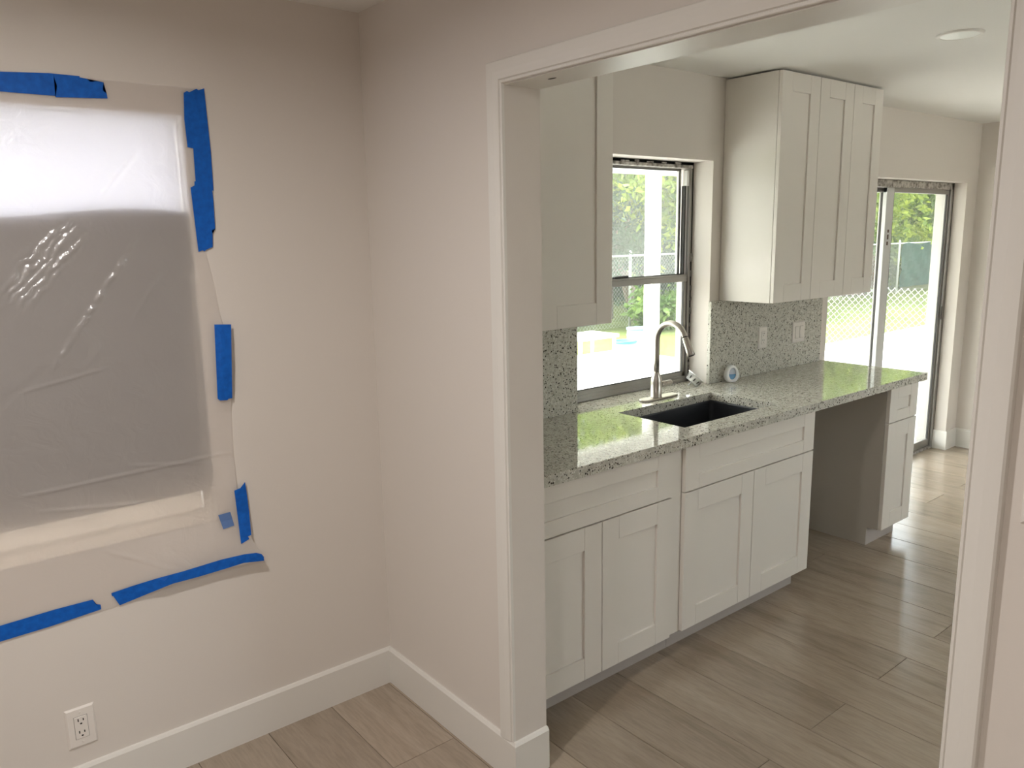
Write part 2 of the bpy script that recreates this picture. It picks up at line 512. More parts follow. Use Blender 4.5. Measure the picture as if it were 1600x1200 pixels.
# floor: subfloor with every plank as a part of it
floor = struct('floor', bx(X_BACK, XF + 0.1, Y_RIGHT, 0.10, -0.06, -0.012), M['subfloor'])
PW, PL = 0.239, 1.52
def plank_mesh(length):
    g, e = 0.0008, 0.0020
    mb = MB()
    x0, x1, y0, y1 = g, PW - g, g, length - g
    mb.v = [(x0, y0, -0.0125), (x1, y0, -0.0125), (x1, y1, -0.0125), (x0, y1, -0.0125),
            (x0, y0, -0.0012), (x1, y0, -0.0012), (x1, y1, -0.0012), (x0, y1, -0.0012),
            (x0 + e, y0 + e, 0), (x1 - e, y0 + e, 0), (x1 - e, y1 - e, 0), (x0 + e, y1 - e, 0)]
    for a in (0, 4):
        for k in range(4):
            mb.face((a + k, a + (k + 1) % 4, a + 4 + (k + 1) % 4, a + 4 + k))
    mb.face((8, 9, 10, 11)); mb.face((0, 3, 2, 1))
    me = bpy.data.meshes.new('plank'); me.from_pydata(mb.v, [], mb.f); me.materials.append(M['plank']); me.update()
    return me
pl_meshes = {}
k0 = int(math.floor((X_BACK - 0.457) / PW)); k1 = int(math.ceil((XF + 0.05 - 0.457) / PW))
for k in range(k0 + 1, k1):
    px = 0.457 + PW * k
    off = -1.213 if k % 2 == 0 else -1.213 + PL * 0.5
    j = math.ceil((Y_RIGHT - off) / PL) - 1
    while off + j * PL < 0.10:
        a = max(off + j * PL, Y_RIGHT); bq = min(off + (j + 1) * PL, 0.10)
        j += 1
        if bq - a < 0.02: continue
        L = round(bq - a, 4)
        if L not in pl_meshes: pl_meshes[L] = plank_mesh(L)
        o = bpy.data.objects.new('plank', pl_meshes[L]); put(o, floor); o.location = (px, a, 0)

# ------------------------------------------------------------------ baseboards
def prof_board(path, name, h=HB, t=BT):
    """board following a floor path, the room lying to the left of the path direction; mitred corners"""
    prof = [(0, 0), (t, 0), (t, h - 0.010), (t - 0.006, h - 0.001), (t - 0.009, h), (0, h)]
    pts = [Vector((p[0], p[1])) for p in path]
    mb = MB(); rings = []
    for i, p in enumerate(pts):
        ds = []
        if i > 0: ds.append((p - pts[i - 1]).normalized())
        if i < len(pts) - 1: ds.append((pts[i + 1] - p).normalized())
        ns = [Vector((-d.y, d.x)) for d in ds]
        n = ns[0] if len(ns) == 1 else (ns[0] + ns[1]) / (1 + ns[0].dot(ns[1]))
        r = []
        for (a, z) in prof:
            r.append(len(mb.v)); mb.v.append((p.x + n.x * a, p.y + n.y * a, z))
        rings.append(r)
    m_ = len(prof)
    for i in range(len(rings) - 1):
        for k in range(m_):
            mb.face((rings[i][k], rings[i + 1][k], rings[i + 1][(k + 1) % m_], rings[i][(k + 1) % m_]))
    mb.face(rings[0]); mb.face(list(reversed(rings[-1])))
    return struct(name, mb, M['trim'])
# direction so that the room is on the left hand
prof_board([(0, 0), (X_BACK, 0)], 'baseboard_left')
prof_board([(T, YJ), (0, YJ), (0, -BT)], 'baseboard_middle')
prof_board([(0, Y_RIGHT), (0, YR - 0.066)], 'baseboard_right')
prof_board([(XF, Y_RIGHT), (XF, 0), (DX1, 0), (DX1, 0.088)], 'baseboard_far')

# ------------------------------------------------------------------ doorway casing (trim_1..3)
CW = 0.0575
CP = [(0.0, 0.0), (0.0, 0.009), (0.0015, 0.0105), (0.0055, 0.0105), (0.007, 0.0075), (0.0085, 0.0075), (0.0105, 0.0125),
      (0.018, 0.0145), (0.030, 0.017), (0.044, 0.018), (0.054, 0.018), (CW, 0.0145), (CW, 0.0)]
def casing(name, a, bq):
    """a, bq: lists of end sections as functions of profile distance"""
    mb = MB(); n = len(CP)
    for fn in (a, bq):
        for (w, d) in CP:
            y, z = fn(w); mb.v.append((-d, y, z))
    for k in range(n):
        mb.face((k, n + k, n + (k + 1) % n, (k + 1) % n))
    mb.face(range(n)); mb.face(reversed(range(n, 2 * n)))
    return struct(name, mb, M['trim'])
casing('trim_1', lambda w: (YJ + w, HB), lambda w: (YJ + w, ZH + w))
casing('trim_2', lambda w: (YJ + w, ZH + w), lambda w: (YR - w, ZH + w))
casing('trim_3', lambda w: (YR - w, ZH + w), lambda w: (YR - w, 0.0))
struct('trim_4', bx(0.0005, T - 0.0005, YR, YJ, ZH - 0.003, ZH - 0.0002), M['trim'])
nick = MB(); nick.v = [(0.050 + 0.006 * math.cos(a) , -0.90 + 0.016 * math.sin(a), ZH - 0.0036) for a in [i * math.pi / 5 for i in range(10)]]
nick.face(range(10))
o = obj('nick', nick, M['slot'], bpy.data.objects['wall_middle'])

# ------------------------------------------------------------------ kitchen window (window_1)
w1 = struct_root('window_1', (1.45, 0.115, 0.914))
FY = 0.115
fx0, fx1, fz0, fz1 = 0.983, 1.908, 0.9145, 2.012
mb = MB()
mb.box(fx0, fx0 + 0.022, FY, 0.19, fz0, fz1, 0.002); mb.box(fx1 - 0.018, fx1, FY, 0.19, fz0, fz1, 0.002)
obj('frame', mb, M['alu'], w1)
obj('head_frame', bx(fx0, fx1, FY - 0.003, 0.19, fz1 - 0.016, fz1, 0.002), M['alu_worn'], w1)
mb = MB(); mb.box(fx0, fx1, FY, 0.19, fz0, fz0 + 0.016, 0.002); mb.box(fx0, fx1, FY + 0.004, FY + 0.012, fz0 + 0.016, fz0 + 0.03)
obj('sill_frame', mb, M['alu'], w1)
# dark ragged gap between frame and plaster (head and right jamb)
mb = MB()
random.seed(3)
mb.box(fx0, WX1 - 0.0005, FY + 0.004, 0.18, fz1 + 0.001, WZ1 - 0.0005)
mb.box(fx1 + 0.0005, WX1 - 0.0005, FY + 0.004, 0.18, 0.915, fz1 + 0.001)
obj('gap', mb, M['gap'], w1)
mb = MB()
z = 0.93
while z < 1.60:
    h_ = random.uniform(0.015, 0.05)
    w_ = random.uniform(0.004, 0.010)
    mb.box(WX1 - w_, WX1 - 0.0002, FY - 0.002, FY + 0.005, z, z + h_, 0.001)
    z += h_ + random.uniform(0.012, 0.05)
x = 1.25
while x < 1.88:
    l_ = random.uniform(0.02, 0.06); w_ = random.uniform(0.006, 0.014)
    mb.box(x, x + l_, FY - 0.001, FY + 0.006, fz1 + 0.001, fz1 + min(w_, 0.012), 0.001)
    x += l_ + random.uniform(0.03, 0.09)
tag(obj('plaster_crumbs', mb, M['alu_worn'], w1), kind='stuff')
# upper sash (outer track)
UZ0, UZ1 = 1.452, fz1 - 0.014
ux0, ux1 = fx0 + 0.022, fx1 - 0.040
y0, y1 = 0.155, 0.172
mb = MB()
mb.box(ux0, ux0 + 0.018, y0, y1, UZ0, UZ1); mb.box(ux1 - 0.014, ux1, y0, y1, UZ0, UZ1)
mb.box(ux0, ux1, y0, y1, UZ1 - 0.010, UZ1); mb.box(ux0, ux1, y0, y1, UZ0, UZ0 + 0.022)
us = obj('upper_sash', mb, M['alu'], w1)
obj('pane', bx(ux0 + 0.016, ux1 - 0.013, 0.162, 0.165, UZ0 + 0.02, UZ1 - 0.012), M['glass_veiled'], us)
mb = MB(); mb.box(ux1 - 0.0165, ux1 - 0.0135, y0 - 0.003, y0 + 0.002, UZ0 + 0.02, UZ1 - 0.014); mb.box(ux0 + 0.018, ux1 - 0.014, y0 - 0.003, y0 + 0.002, UZ1 - 0.0135, UZ1 - 0.0095)
obj('gasket', mb, M['alu_dark'], us)
# lower sash (inner track)
LZ0, LZ1 = fz0 + 0.017, 1.472
lx0, lx1 = fx0 + 0.022, fx1 - 0.019
y0, y1 = 0.123, 0.146
mb = MB()
mb.box(lx0, lx0 + 0.022, y0, y1, LZ0, LZ1, 0.0015); mb.box(lx1 - 0.022, lx1, y0, y1, LZ0, LZ1, 0.0015)
mb.box(lx0, lx1, y0, y1, LZ0, LZ0 + 0.036, 0.0015)
ls = obj('lower_sash', mb, M['alu'], w1)
mb = MB(); mb.box(lx0, lx1, y0 - 0.004, y1 + 0.006, LZ1 - 0.036, LZ1 - 0.008, 0.0015); mb.box(lx0, lx1, y0 - 0.002, y0 + 0.006, LZ1 - 0.008, LZ1, 0.001)
obj('meeting_rail', mb, M['alu'], ls)
mb = MB(); mb.box(lx0 + 0.02, lx1 - 0.02, y1 - 0.006, y1 - 0.002, LZ1 - 0.006, LZ1 + 0.004); mb.box(lx0 + 0.36, lx0 + 0.42, y0 + 0.004, y1, LZ1 - 0.002, LZ1 + 0.010, 0.002); mb.box(lx0 + 0.39, lx0 + 0.46, y0 + 0.008, y1 - 0.004, LZ1 + 0.004, LZ1 + 0.012, 0.002)
obj('latch', mb, M['alu_dark'], ls)
obj('pane', bx(lx0 + 0.020, lx1 - 0.020, 0.133, 0.136, LZ0 + 0.034, LZ1 - 0.034), M['glass'], ls)
mb = MB(); mb.box(lx1 - 0.0245, lx1 - 0.0218, y0 - 0.001, y0 + 0.01, LZ0 + 0.036, LZ1 - 0.036); mb.box(lx0 + 0.022, lx1 - 0.022, y0 - 0.001, y0 + 0.01, LZ0 + 0.0355, LZ0 + 0.039)
obj('gasket', mb, M['alu_dark'], ls)
# spring balance tube in the right jamb above the lower sash
bt_ = obj('balance_tube', bx(fx1 - 0.030, fx1 - 0.021, 0.128, 0.140, LZ1, fz1 - 0.10, 0.002), M['alu_white'], w1)
obj('tube_cap', bx(fx1 - 0.036, fx1 - 0.018, 0.120, 0.145, fz1 - 0.10, fz1 - 0.026, 0.002), M['ext_white'], bt_)
obj('balance_slot', bx(fx1 - 0.040, fx1 - 0.031, 0.130, 0.150, LZ1, fz1 - 0.10), M['alu_dark'], w1)

# ------------------------------------------------------------------ sliding glass door (door_1)
d1 = struct_root('door_1', (3.97, 0.10, 0.0))
SY = 0.088
mb = MB(); mb.box(DX0, DX0 + 0.035, SY, 0.20, 0, DZ1 - 0.002, 0.002); mb.box(DX1 - 0.036, DX1 - 0.0015, SY, 0.20, 0.0, DZ1 - 0.002, 0.002)
obj('frame', mb, M['alu'], d1)
obj('head_frame', bx(DX0, DX1 - 0.0015, SY, 0.20, DZ1 - 0.048, DZ1 - 0.002, 0.002), M['alu_worn'], d1)
mb = MB(); mb.box(DX0, DX1, SY, 0.20, -0.005, 0.018, 0.002); mb.box(DX0, DX1, 0.112, 0.118, 0.018, 0.034); mb.box(DX0, DX1, 0.148, 0.154, 0.018, 0.034)
obj('bottom_track', mb, M['alu_worn'], d1)
obj('seal', bx(DX1 - 0.0015, DX1 - 0.0002, SY - 0.001, 0.2, 0.0, DZ1), M['gap'], d1)
def panel(name, x0, x1, y0, y1, wl, wr, ml, stile_name):
    zt, zb = DZ1 - 0.050, 0.020
    mb = MB()
    mb.box(x0, x1, y0, y1, zt - 0.03, zt, 0.001); mb.box(x0, x1, y0, y1, zb, zb + 0.055, 0.001)
    p = obj(name, mb, M['alu'], d1)
    obj(stile_name, bx(x0, x0 + wl, y0 - 0.002, y1, zb, zt, 0.002), ml, p)
    obj(stile_name, bx(x1 - wr, x1, y0 - 0.002, y1, zb, zt, 0.002), M['alu_white'] if wr > 0.05 else M['alu'], p)
    obj('pane', bx(x0 + wl - 0.004, x1 - wr + 0.004, (y0 + y1) / 2 - 0.003, (y0 + y1) / 2 + 0.003, zb + 0.05, zt - 0.025), M['glass'], p)
    mb = MB(); mb.box(x0 + wl, x0 + wl + 0.006, y0, y0 + 0.012, zb + 0.055, zt - 0.03); mb.box(x1 - wr - 0.008, x1 - wr, y0, y0 + 0.012, zb + 0.055, zt - 0.03)
    obj('gasket', mb, M['alu_dark'], p)
    return p
sp = panel('sliding_panel', 3.912, DX1 - 0.037, 0.104, 0.128, 0.098, 0.022, M['alu_white'], 'stile')
fp = panel('fixed_panel', DX0 + 0.036, 3.955, 0.142, 0.166, 0.05, 0.018, M['alu'], 'stile')
mb = MB()
mb.box(3.950, 3.969, 0.100, 0.1025, 1.655, 1.675, 0.001); mb.box(3.950, 3.969, 0.100, 0.1025, 1.610, 1.642, 0.001); mb.box(3.947, 3.966, 0.100, 0.1025, 1.572, 1.596, 0.001)
obj('latch', mb, mat('rusted_latch', (0.10, 0.06, 0.04), 0.6)[0], sp)
mb = MB(); mb.box(DX1 - 0.040, DX1 - 0.033, SY - 0.001, SY + 0.004, 1.00, 1.10, 0.001)
obj('strike', mb, M['alu_dark'], d1)

# ------------------------------------------------------------------ plastic covered window (window_2)
w2 = struct_root('window_2', (-1.19, 0.12, PZ0))
mb = MB()
for (a, c, z0, z1) in ((0.024, 0.06, 1.60, PZ1), (0.095, 0.13, PZ0, 1.60)):
    mb.box(PX0, PX0 + 0.006, a, c, z0, z1); mb.box(PX1 - 0.006, PX1, a, c, z0, z1)
    mb.box(PX0, PX1, a, c, z1 - 0.006, z1); mb.box(PX0, PX1, a, c, z0, z0 + 0.012)
obj('frame', mb, M['alu'], w2)
obj('pane', bx(PX0 + 0.010, PX1 - 0.010, 0.034, 0.038, 1.61, PZ1 - 0.005), M['frost'], w2)
obj('pane', bx(PX0 + 0.010, PX1 - 0.010, 0.110, 0.114, PZ0 + 0.010, 1.595), M['frost_glow'], w2)
mb = MB()
nx = 24
for i in range(nx):
    xa = PX0 + 0.002 + (PX1 - PX0 - 0.008) * i / nx; xb = PX0 + 0.002 + (PX1 - PX0 - 0.008) * (i + 1) / nx
    za = 1.770 + 0.012 * math.sin(xa * 9.0 + 2.2); zb = 1.770 + 0.012 * math.sin(xb * 9.0 + 2.2)
    y0, y1, yb0 = 0.008, 0.016, 0.080
    n = len(mb.v)
    mb.v += [(xa, yb0, 0.885), (xb, yb0, 0.885), (xb, yb0 + 0.008, 0.885), (xa, yb0 + 0.008, 0.885), (xa, y0, za), (xb, y0, zb), (xb, y1, zb), (xa, y1, za)]
    for f in ((0, 3, 2, 1), (4, 5, 6, 7), (0, 1, 5, 4), (2, 3, 7, 6)):
        mb.face([n + q for q in f])
    if i == 0: mb.face([n + q for q in (3, 0, 4, 7)])
    if i == nx - 1: mb.face([n + q for q in (1, 2, 6, 5)])
tag(obj('blocking_board', mb, M['board'], w2), 'grey board standing in the lower part of the covered window')

# ------------------------------------------------------------------ cabinets
RAIL = 0.085
def shaker(parent, name, x0, x1, z0, z1, yf, rail_w=RAIL, rail_h=RAIL, th=0.019, rec=0.009):
    """shaker front facing -y; name is 'door' or 'drawer'; stiles, rails and panel as sub-parts"""
    g = 0.0004
    d = obj(name, bx(x0 + rail_w - 0.004, x1 - rail_w + 0.004, yf + rec, yf + th - 0.001, z0 + rail_h - 0.004, z1 - rail_h + 0.004), M['cab'], parent)
    for (a, c) in ((x0, x0 + rail_w), (x1 - rail_w, x1)):
        obj('stile', bx(a, c, yf, yf + th, z0, z1, 0.0012), M['cab'], d)
    for (a, c) in ((z0, z0 + rail_h), (z1 - rail_h, z1)):
        obj('rail', bx(x0 + rail_w + g, x1 - rail_w - g, yf + 0.0003, yf + th, a, c, 0.0010), M['cab'], d)
    return d

YF = -0.614
TOP = 0.873
def base_cabinet(label, x0, x1, doors, drawer, side_mat=None, filler=None):
    t = thing('base_cabinet', label, 'cabinet', ((x0 + x1) / 2, -0.30, 0.0))
    yb = YF + 0.0195
    mb = MB()
    xa, xb, zt = x0 + 0.001, x1 - 0.001, TOP - 0.002
    mb.box(xa, xa + 0.018, yb + 0.018, -0.004, 0.100, zt); mb.box(xb - 0.018, xb, yb + 0.018, -0.004, 0.100, zt)
    mb.box(xa + 0.018, xb - 0.018, yb + 0.018, -0.004, 0.100, 0.118); mb.box(xa + 0.018, xb - 0.018, -0.016, -0.004, 0.118, zt)
    obj('carcass', mb, M['cab'], t)
    obj('face_frame', bx(xa, xb, yb, yb + 0.018, 0.100, zt), M['cab'], t)
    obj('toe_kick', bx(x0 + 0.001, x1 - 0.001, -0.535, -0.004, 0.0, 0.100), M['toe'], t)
    for (a, c) in doors:
        shaker(t, 'door', a, c, 0.104, 0.684, YF)
    shaker(t, 'drawer', drawer[0], drawer[1], 0.6895, TOP - 0.003, YF, rail_h=0.058)
    if filler:
        obj('filler_strip', bx(filler[0] + 0.0005, filler[1] - 0.0005, yb - 0.002, yb + 0.02, 0.0995, TOP - 0.002, 0.001), M['cab'], t)
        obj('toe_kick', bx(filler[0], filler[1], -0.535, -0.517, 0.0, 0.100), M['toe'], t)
    return t
base_cabinet('white shaker base cabinet nearest the doorway, two doors under one wide drawer', 0.151, 0.913,
             [(0.1525, 0.530), (0.5335, 0.9125)], (0.1525, 0.9125), filler=(0.913, 0.986))
base_cabinet('white shaker sink base cabinet below the dark sink, two doors under false drawer front', 0.987, 1.913,
             [(0.988, 1.447), (1.4505, 1.912)], (0.988, 1.912))
ec = base_cabinet('narrow white end base cabinet with grey side, beyond the empty dishwasher gap', 2.637, 2.947,
             [(2.638, 2.9465)], (2.638, 2.9465))
tag(obj('side_panel', bx(2.6335, 2.6372, YF + 0.0195, -0.004, 0.103, TOP - 0.002), M['cabside'], ec), 'grey side panel')
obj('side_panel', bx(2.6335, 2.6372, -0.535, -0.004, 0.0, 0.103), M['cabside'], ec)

YU = -0.3146
ZU = 1.338
def upper_cabinet(label, x0, x1, doors):
    t = thing('upper_cabinet', label, 'cabinet', ((x0 + x1) / 2, -0.15, ZU))
    zt = H - 0.009
    obj('carcass', bx(x0, x1, YU + 0.0205, -0.002, ZU, zt, 0.0008), M['cab'], t)
    for (a, c) in doors:
        shaker(t, 'door', a, c, ZU + 0.001, zt - 0.002, YU)
    return t
upper_cabinet('white upper cabinet beside the doorway, left of the kitchen window', 0.130, 0.886, [(0.131, 0.506), (0.509, 0.885)])
upper_cabinet('single-door white upper cabinet just right of the kitchen window, its side showing', 1.998, 2.324, [(1.9985, 2.3235)])
upper_cabinet('two-door white upper cabinet nearest the sliding door', 2.326, 2.945, [(2.3265, 2.6425), (2.6455, 2.9445)])

# ------------------------------------------------------------------ worktop, splashbacks
YC, XE, ZC0, ZC1 = -0.6263, 3.0134, 0.8745, 0.914
SX0, SX1, SY0, SY1 = 1.100, 1.757, -0.515, -0.150
XL = T + 0.001
mb = MB()
mb.cells([(XL, SX0, YC, 0), (SX1, XE, YC, 0), (SX0, SX1, YC, SY0), (SX0, SX1, SY1, 0), (WX0 + 0.0015, WX1 - 0.0015, 0, 0.198)], ZC0, ZC1)
bm = bmesh.new()
me = bpy.data.meshes.new('tmp'); me.from_pydata(mb.v, [], mb.f); bm.from_mesh(me); bpy.data.meshes.remove(me)
bmesh.ops.remove_doubles(bm, verts=bm.verts, dist=1e-5)
eds = [e for e in bm.edges if len(e.link_faces) == 2 and e.calc_face_angle(0) > 1.0 and min(v.co.z for v in e.verts) > ZC1 - 1e-4]
bmesh.ops.bevel(bm, geom=eds, offset=0.0025, segments=2, profile=0.5, affect='EDGES')
mb = MB(); mb.add_bm(bm)
tag(obj('countertop', mb, M['quartz']), 'speckled pale grey quartz countertop running from the doorway to the sliding door', 'countertop')
tag(obj('backsplash', bx(XL, 0.9795, -0.020, -0.001, ZC1 + 0.0005, ZU - 0.001, 0.0012), M['quartz_wall']), 'speckled quartz backsplash slab left of the kitchen window', 'backsplash')
tag(obj('backsplash', bx(1.911, 2.970, -0.020, -0.001, ZC1 + 0.0005, ZU - 0.001, 0.0012), M['quartz_wall']), 'speckled quartz backsplash slab with outlet and switches, right of the kitchen window', 'backsplash')

# ------------------------------------------------------------------ sink
sk = thing('kitchen_sink', 'dark graphite undermount sink set in the speckled countertop', 'sink', ((SX0 + SX1) / 2, (SY0 + SY1) / 2, 0.64))
def rrect(x0, x1, y0, y1, r, n=5):
    pts = []
    for (cx, cy, a0) in ((x1 - r, y1 - r, 0), (x0 + r, y1 - r, 90), (x0 + r, y0 + r, 180), (x1 - r, y0 + r, 270)):
        for i in range(n + 1):
            a = R(a0 + 90 * i / n); pts.append((cx + r * math.cos(a), cy + r * math.sin(a)))
    return pts
mb = MB()
e = 0.004
levels = [(-0.020, 0.8735, 0.03), (e * 0.5, 0.8735, 0.018), (e, 0.868, 0.018), (e + 0.004, 0.68, 0.02), (e + 0.02, 0.655, 0.03), (0.12, 0.650, 0.05)]
rings = []
for (ins, z, r) in levels:
    pts = rrect(SX0 + ins, SX1 - ins, SY0 + ins, SY1 - ins, r)
    rings.append([len(mb.v) + i for i in range(len(pts))]); mb.v += [(p[0], p[1], z) for p in pts]
for a, c in zip(rings, rings[1:]):
    n = len(a)
    for i in range(n):
        mb.face((a[i], a[(i + 1) % n], c[(i + 1) % n], c[i]))
mb.face(rings[-1])
# outer shell
r2 = []
for (ins, z) in ((-0.020, 0.870), (-0.004, 0.868), (-0.002, 0.645)):
    pts = rrect(SX0 + ins, SX1 - ins, SY0 + ins, SY1 - ins, 0.03)
    r2.append([len(mb.v) + i for i in range(len(pts))]); mb.v += [(p[0], p[1], z) for p in pts]
for a, c in zip(r2, r2[1:]):
    n = len(a)
    for i in range(n):
        mb.face((a[i], c[i], c[(i + 1) % n], a[(i + 1) % n]))
mb.face(list(reversed(r2[-1])))
obj('basin', mb, M['sink'], sk)
mb = MB(); mb.lathe([(0.056, 0), (0.056, 0.003), (0.045, 0.003), (0.040, -0.004), (0.001, -0.004)], ((SX0 + SX1) / 2, -0.30, 0.651))
obj('drain', mb, M['sink_drain'], sk)

# ------------------------------------------------------------------ faucet
fxc, fyc = 1.440, -0.072
fc = thing('kitchen_faucet', 'brushed nickel gooseneck kitchen faucet behind the sink', 'faucet', (fxc, fyc, ZC1))
mb = MB()
pts = rrect(1.335, 1.582, -0.099, -0.045, 0.0265, 8)
n = len(pts)
for (z, ins) in ((ZC1 + 0.0003, 0), (ZC1 + 0.007, 0), (ZC1 + 0.0095, 0.003)):
    q = rrect(1.335 + ins, 1.582 - ins, -0.099 + ins, -0.045 - ins, 0.0265 - ins, 8)
    mb.v += [(p[0], p[1], z) for p in q]
for l in range(2):
    for i in range(n):
        mb.face((l * n + i, l * n + (i + 1) % n, (l + 1) * n + (i + 1) % n, (l + 1) * n + i), True)
mb.face(range(2 * n, 3 * n)); mb.face(reversed(range(n)))
obj('deck_plate', mb, M['nickel'], fc)
mb = MB(); mb.lathe([(0.001, 0.009), (0.0285, 0.009), (0.0285, 0.012), (0.0265, 0.014), (0.0270, 0.080), (0.0240, 0.100), (0.0165, 0.120), (0.0145, 0.130), (0.001, 0.130)], (fxc, fyc, ZC1), seg=32)
obj('body', mb, M['nickel'], fc)
rr = 0.083
zc = 1.292 - rr - 0.0135
path = [(fxc, fyc, ZC1 + 0.125), (fxc, fyc, ZC1 + 0.2), (fxc, fyc, zc - 0.02)]
for i in range(0, 27):
    a = R(180 - 162 * i / 26)
    path.append((fxc, fyc - rr - rr * math.cos(a), zc + rr * math.sin(a)))
mb = MB(); mb.tube(path, 0.0132, 18)
obj('spout', mb, M['nickel'], fc)
e0 = Vector(path[-1]); dv = (Vector(path[-1]) - Vector(path[-2])).normalized()
dv = (dv + Vector((0, -0.10, 0))).normalized()
hd = MB(); hd.tube([e0 - dv * 0.002, e0 + dv * 0.002], 0.0140, 18)
obj('swivel_ring', hd, M['nickel_dark'], fc)
hd = MB(); hd.tube([e0 + dv * 0.002, e0 + dv * 0.006, e0 + dv * 0.045, e0 + dv * 0.085, e0 + dv * 0.088], [0.0138, 0.0145, 0.0158, 0.0180, 0.0165], 20)
sh = obj('spray_head', hd, M['nickel'], fc)
side = Vector((0, dv.z, -dv.y))
if side.y < 0: side = -side
bb = e0 + dv * 0.030 + side * 0.015
mb = MB(); mb.tube([bb - dv * 0.010 - side * 0.004, bb - dv * 0.004 + side * 0.002, bb + dv * 0.012 + side * 0.002, bb + dv * 0.018 - side * 0.004], [0.006, 0.008, 0.008, 0.006], 10)
obj('button', mb, M['nickel_dark'], sh)
mb = MB(); mb.tube([e0 + dv * 0.0875, e0 + dv * 0.0895], 0.0145, 18)
obj('aerator', mb, M['nickel_dark'], sh)
mb = MB()
hz = ZC1 + 0.064
mb.tube([(fxc + 0.020, fyc, hz), (fxc + 0.060, fyc + 0.001, hz + 0.001)], 0.0150, 18)
hn = obj('handle_hub', mb, M['nickel'], fc)
mb = MB()
mb.tube([(fxc + 0.0605, fyc + 0.001, hz + 0.001), (fxc + 0.064, fyc + 0.001, hz + 0.001), (fxc + 0.098, fyc + 0.003, hz + 0.002), (fxc + 0.108, fyc + 0.0035, hz + 0.002), (fxc + 0.112, fyc + 0.004, hz + 0.002)], [0.0150, 0.0140, 0.0130, 0.0120, 0.006], 18)
obj('lever', mb, M['nickel'], hn)

# ------------------------------------------------------------------ strainer, freshener
def frame_of(axis):
    ax = Vector(axis).normalized()
    return ax
ax = Vector((0.52, -0.38, 0.72)).normalized()
so = Vector((1.815, 0.000, 0.954))
SS = 1.22
st = thing('sink_strainer', 'shiny steel sink strainer basket tipped over on the window ledge', 'strainer', (1.83, 0.01, ZC1))
mb = MB(); mb.lathe([(r * SS, h * SS) for r, h in ((0.026, -0.020), (0.028, -0.019), (0.0345, 0.008), (0.0385, 0.009), (0.0400, 0.0125), (0.0375, 0.0135), (0.0325, 0.010), (0.025, -0.017), (0.001, -0.018))], so, ax, 30)
obj('basket', mb, M['steel'], st)
u = ax.orthogonal().normalized(); w = ax.cross(u)
mb = MB()
for k in range(10):
    an = 2 * math.pi * k / 10
    rd = u * math.cos(an) + w * math.sin(an)
    c = so + ax * -0.006 + rd * 0.0318 * SS
    t_ = ax.cross(rd)
    dd = (ax * 0.9 + rd * 0.30).normalized()
    nn = (rd * 0.9 - ax * 0.30).normalized() * 0.0009
    mb.quad([c - dd * 0.008 - t_ * 0.003 + nn, c + dd * 0.008 - t_ * 0.003 + nn, c + dd * 0.008 + t_ * 0.003 + nn, c - dd * 0.008 + t_ * 0.003 + nn])
obj('slots', mb, M['slot'], st)
mb = MB(); mb.tube([so - ax * 0.018, so - ax * 0.045, so - ax * 0.047], [0.0035, 0.0035, 0.006], 10)
obj('stem', mb, M['steel'], st)
mb = MB(); mb.tube([so - ax * 0.017, so + ax * 0.012, so + ax * 0.016], [0.004, 0.004, 0.009], 12)
obj('knob', mb, M['nickel_dark'], st)

af = thing('air_freshener', 'small white oval air freshener with blue gel standing by the backsplash', 'air freshener', (2.040, -0.062, ZC1))
ang = R(-24)
def orient(p):
    c, s_ = math.cos(ang), math.sin(ang)
    return (2.040 + p.x * c - p.y * s_, -0.062 + p.x * s_ + p.y * c, ZC1 + p.z)
def egg(a, w_, h_, z0):
    x = math.cos(a); z = math.sin(a)
    wx = w_ * (1 - 0.13 * z)
    return (wx * x, max(0.0008, z0 + h_ * z))
mb = MB()
n = 40; ringsN = []
for (sc, y) in ((0.80, -0.0135), (0.95, -0.0125), (1.0, -0.006), (1.0, 0.006), (0.95, 0.0125), (0.80, 0.0135)):
    ring = []
    for i in range(n):
        x, z = egg(2 * math.pi * i / n, 0.0385 * sc, 0.0475 * sc, 0.0435)
        ring.append(len(mb.v)); mb.v.append((x, y, z))
    ringsN.append(ring)
for a, c in zip(ringsN, ringsN[1:]):
    for i in range(n): mb.face((a[i], a[(i + 1) % n], c[(i + 1) % n], c[i]), True)
inner = []
for y in (-0.0135, 0.0135):
    ring = []
    for i in range(n):
        an = 2 * math.pi * i / n
        ring.append(len(mb.v)); mb.v.append((0.0215 * math.cos(an), y, 0.046 + 0.031 * math.sin(an)))
    inner.append(ring)
for i in range(n):
    j = (i + 1) % n
    mb.face((ringsN[0][j], ringsN[0][i], inner[0][i], inner[0][j]))
    mb.face((ringsN[-1][i], ringsN[-1][j], inner[1][j], inner[1][i]))
    mb.face((inner[0][i], inner[1][i], inner[1][j], inner[0][j]))
obj('shell', mb.map(orient), mat('white_glossy_plastic', (0.85, 0.86, 0.86), 0.3)[0], af)
def lens_part(z0, z1, y0, y1):
    mb = MB(); lo = []
    pts = []
    for i in range(61):
        an = 2 * math.pi * i / 60
        z = 0.046 + 0.031 * math.sin(an)
        pts.append((0.0213 * math.cos(an), z))
    pts = [(x, min(max(z, z0), z1)) for x, z in pts[:-1]]
    k = len(pts)
    mb.v = [(x, y0, z) for x, z in pts] + [(x, y1, z) for x, z in pts]
    mb.face(range(k)); mb.face(reversed(range(k, 2 * k)))
    for i in range(k): mb.face((i, k + i, k + (i + 1) % k, (i + 1) % k))
    return mb
tag(obj('gel', lens_part(0.015, 0.042, -0.008, 0.008).map(orient), mat('blue_gel', (0.02, 0.19, 0.40), 0.15)[0], af), 'blue gel fill')
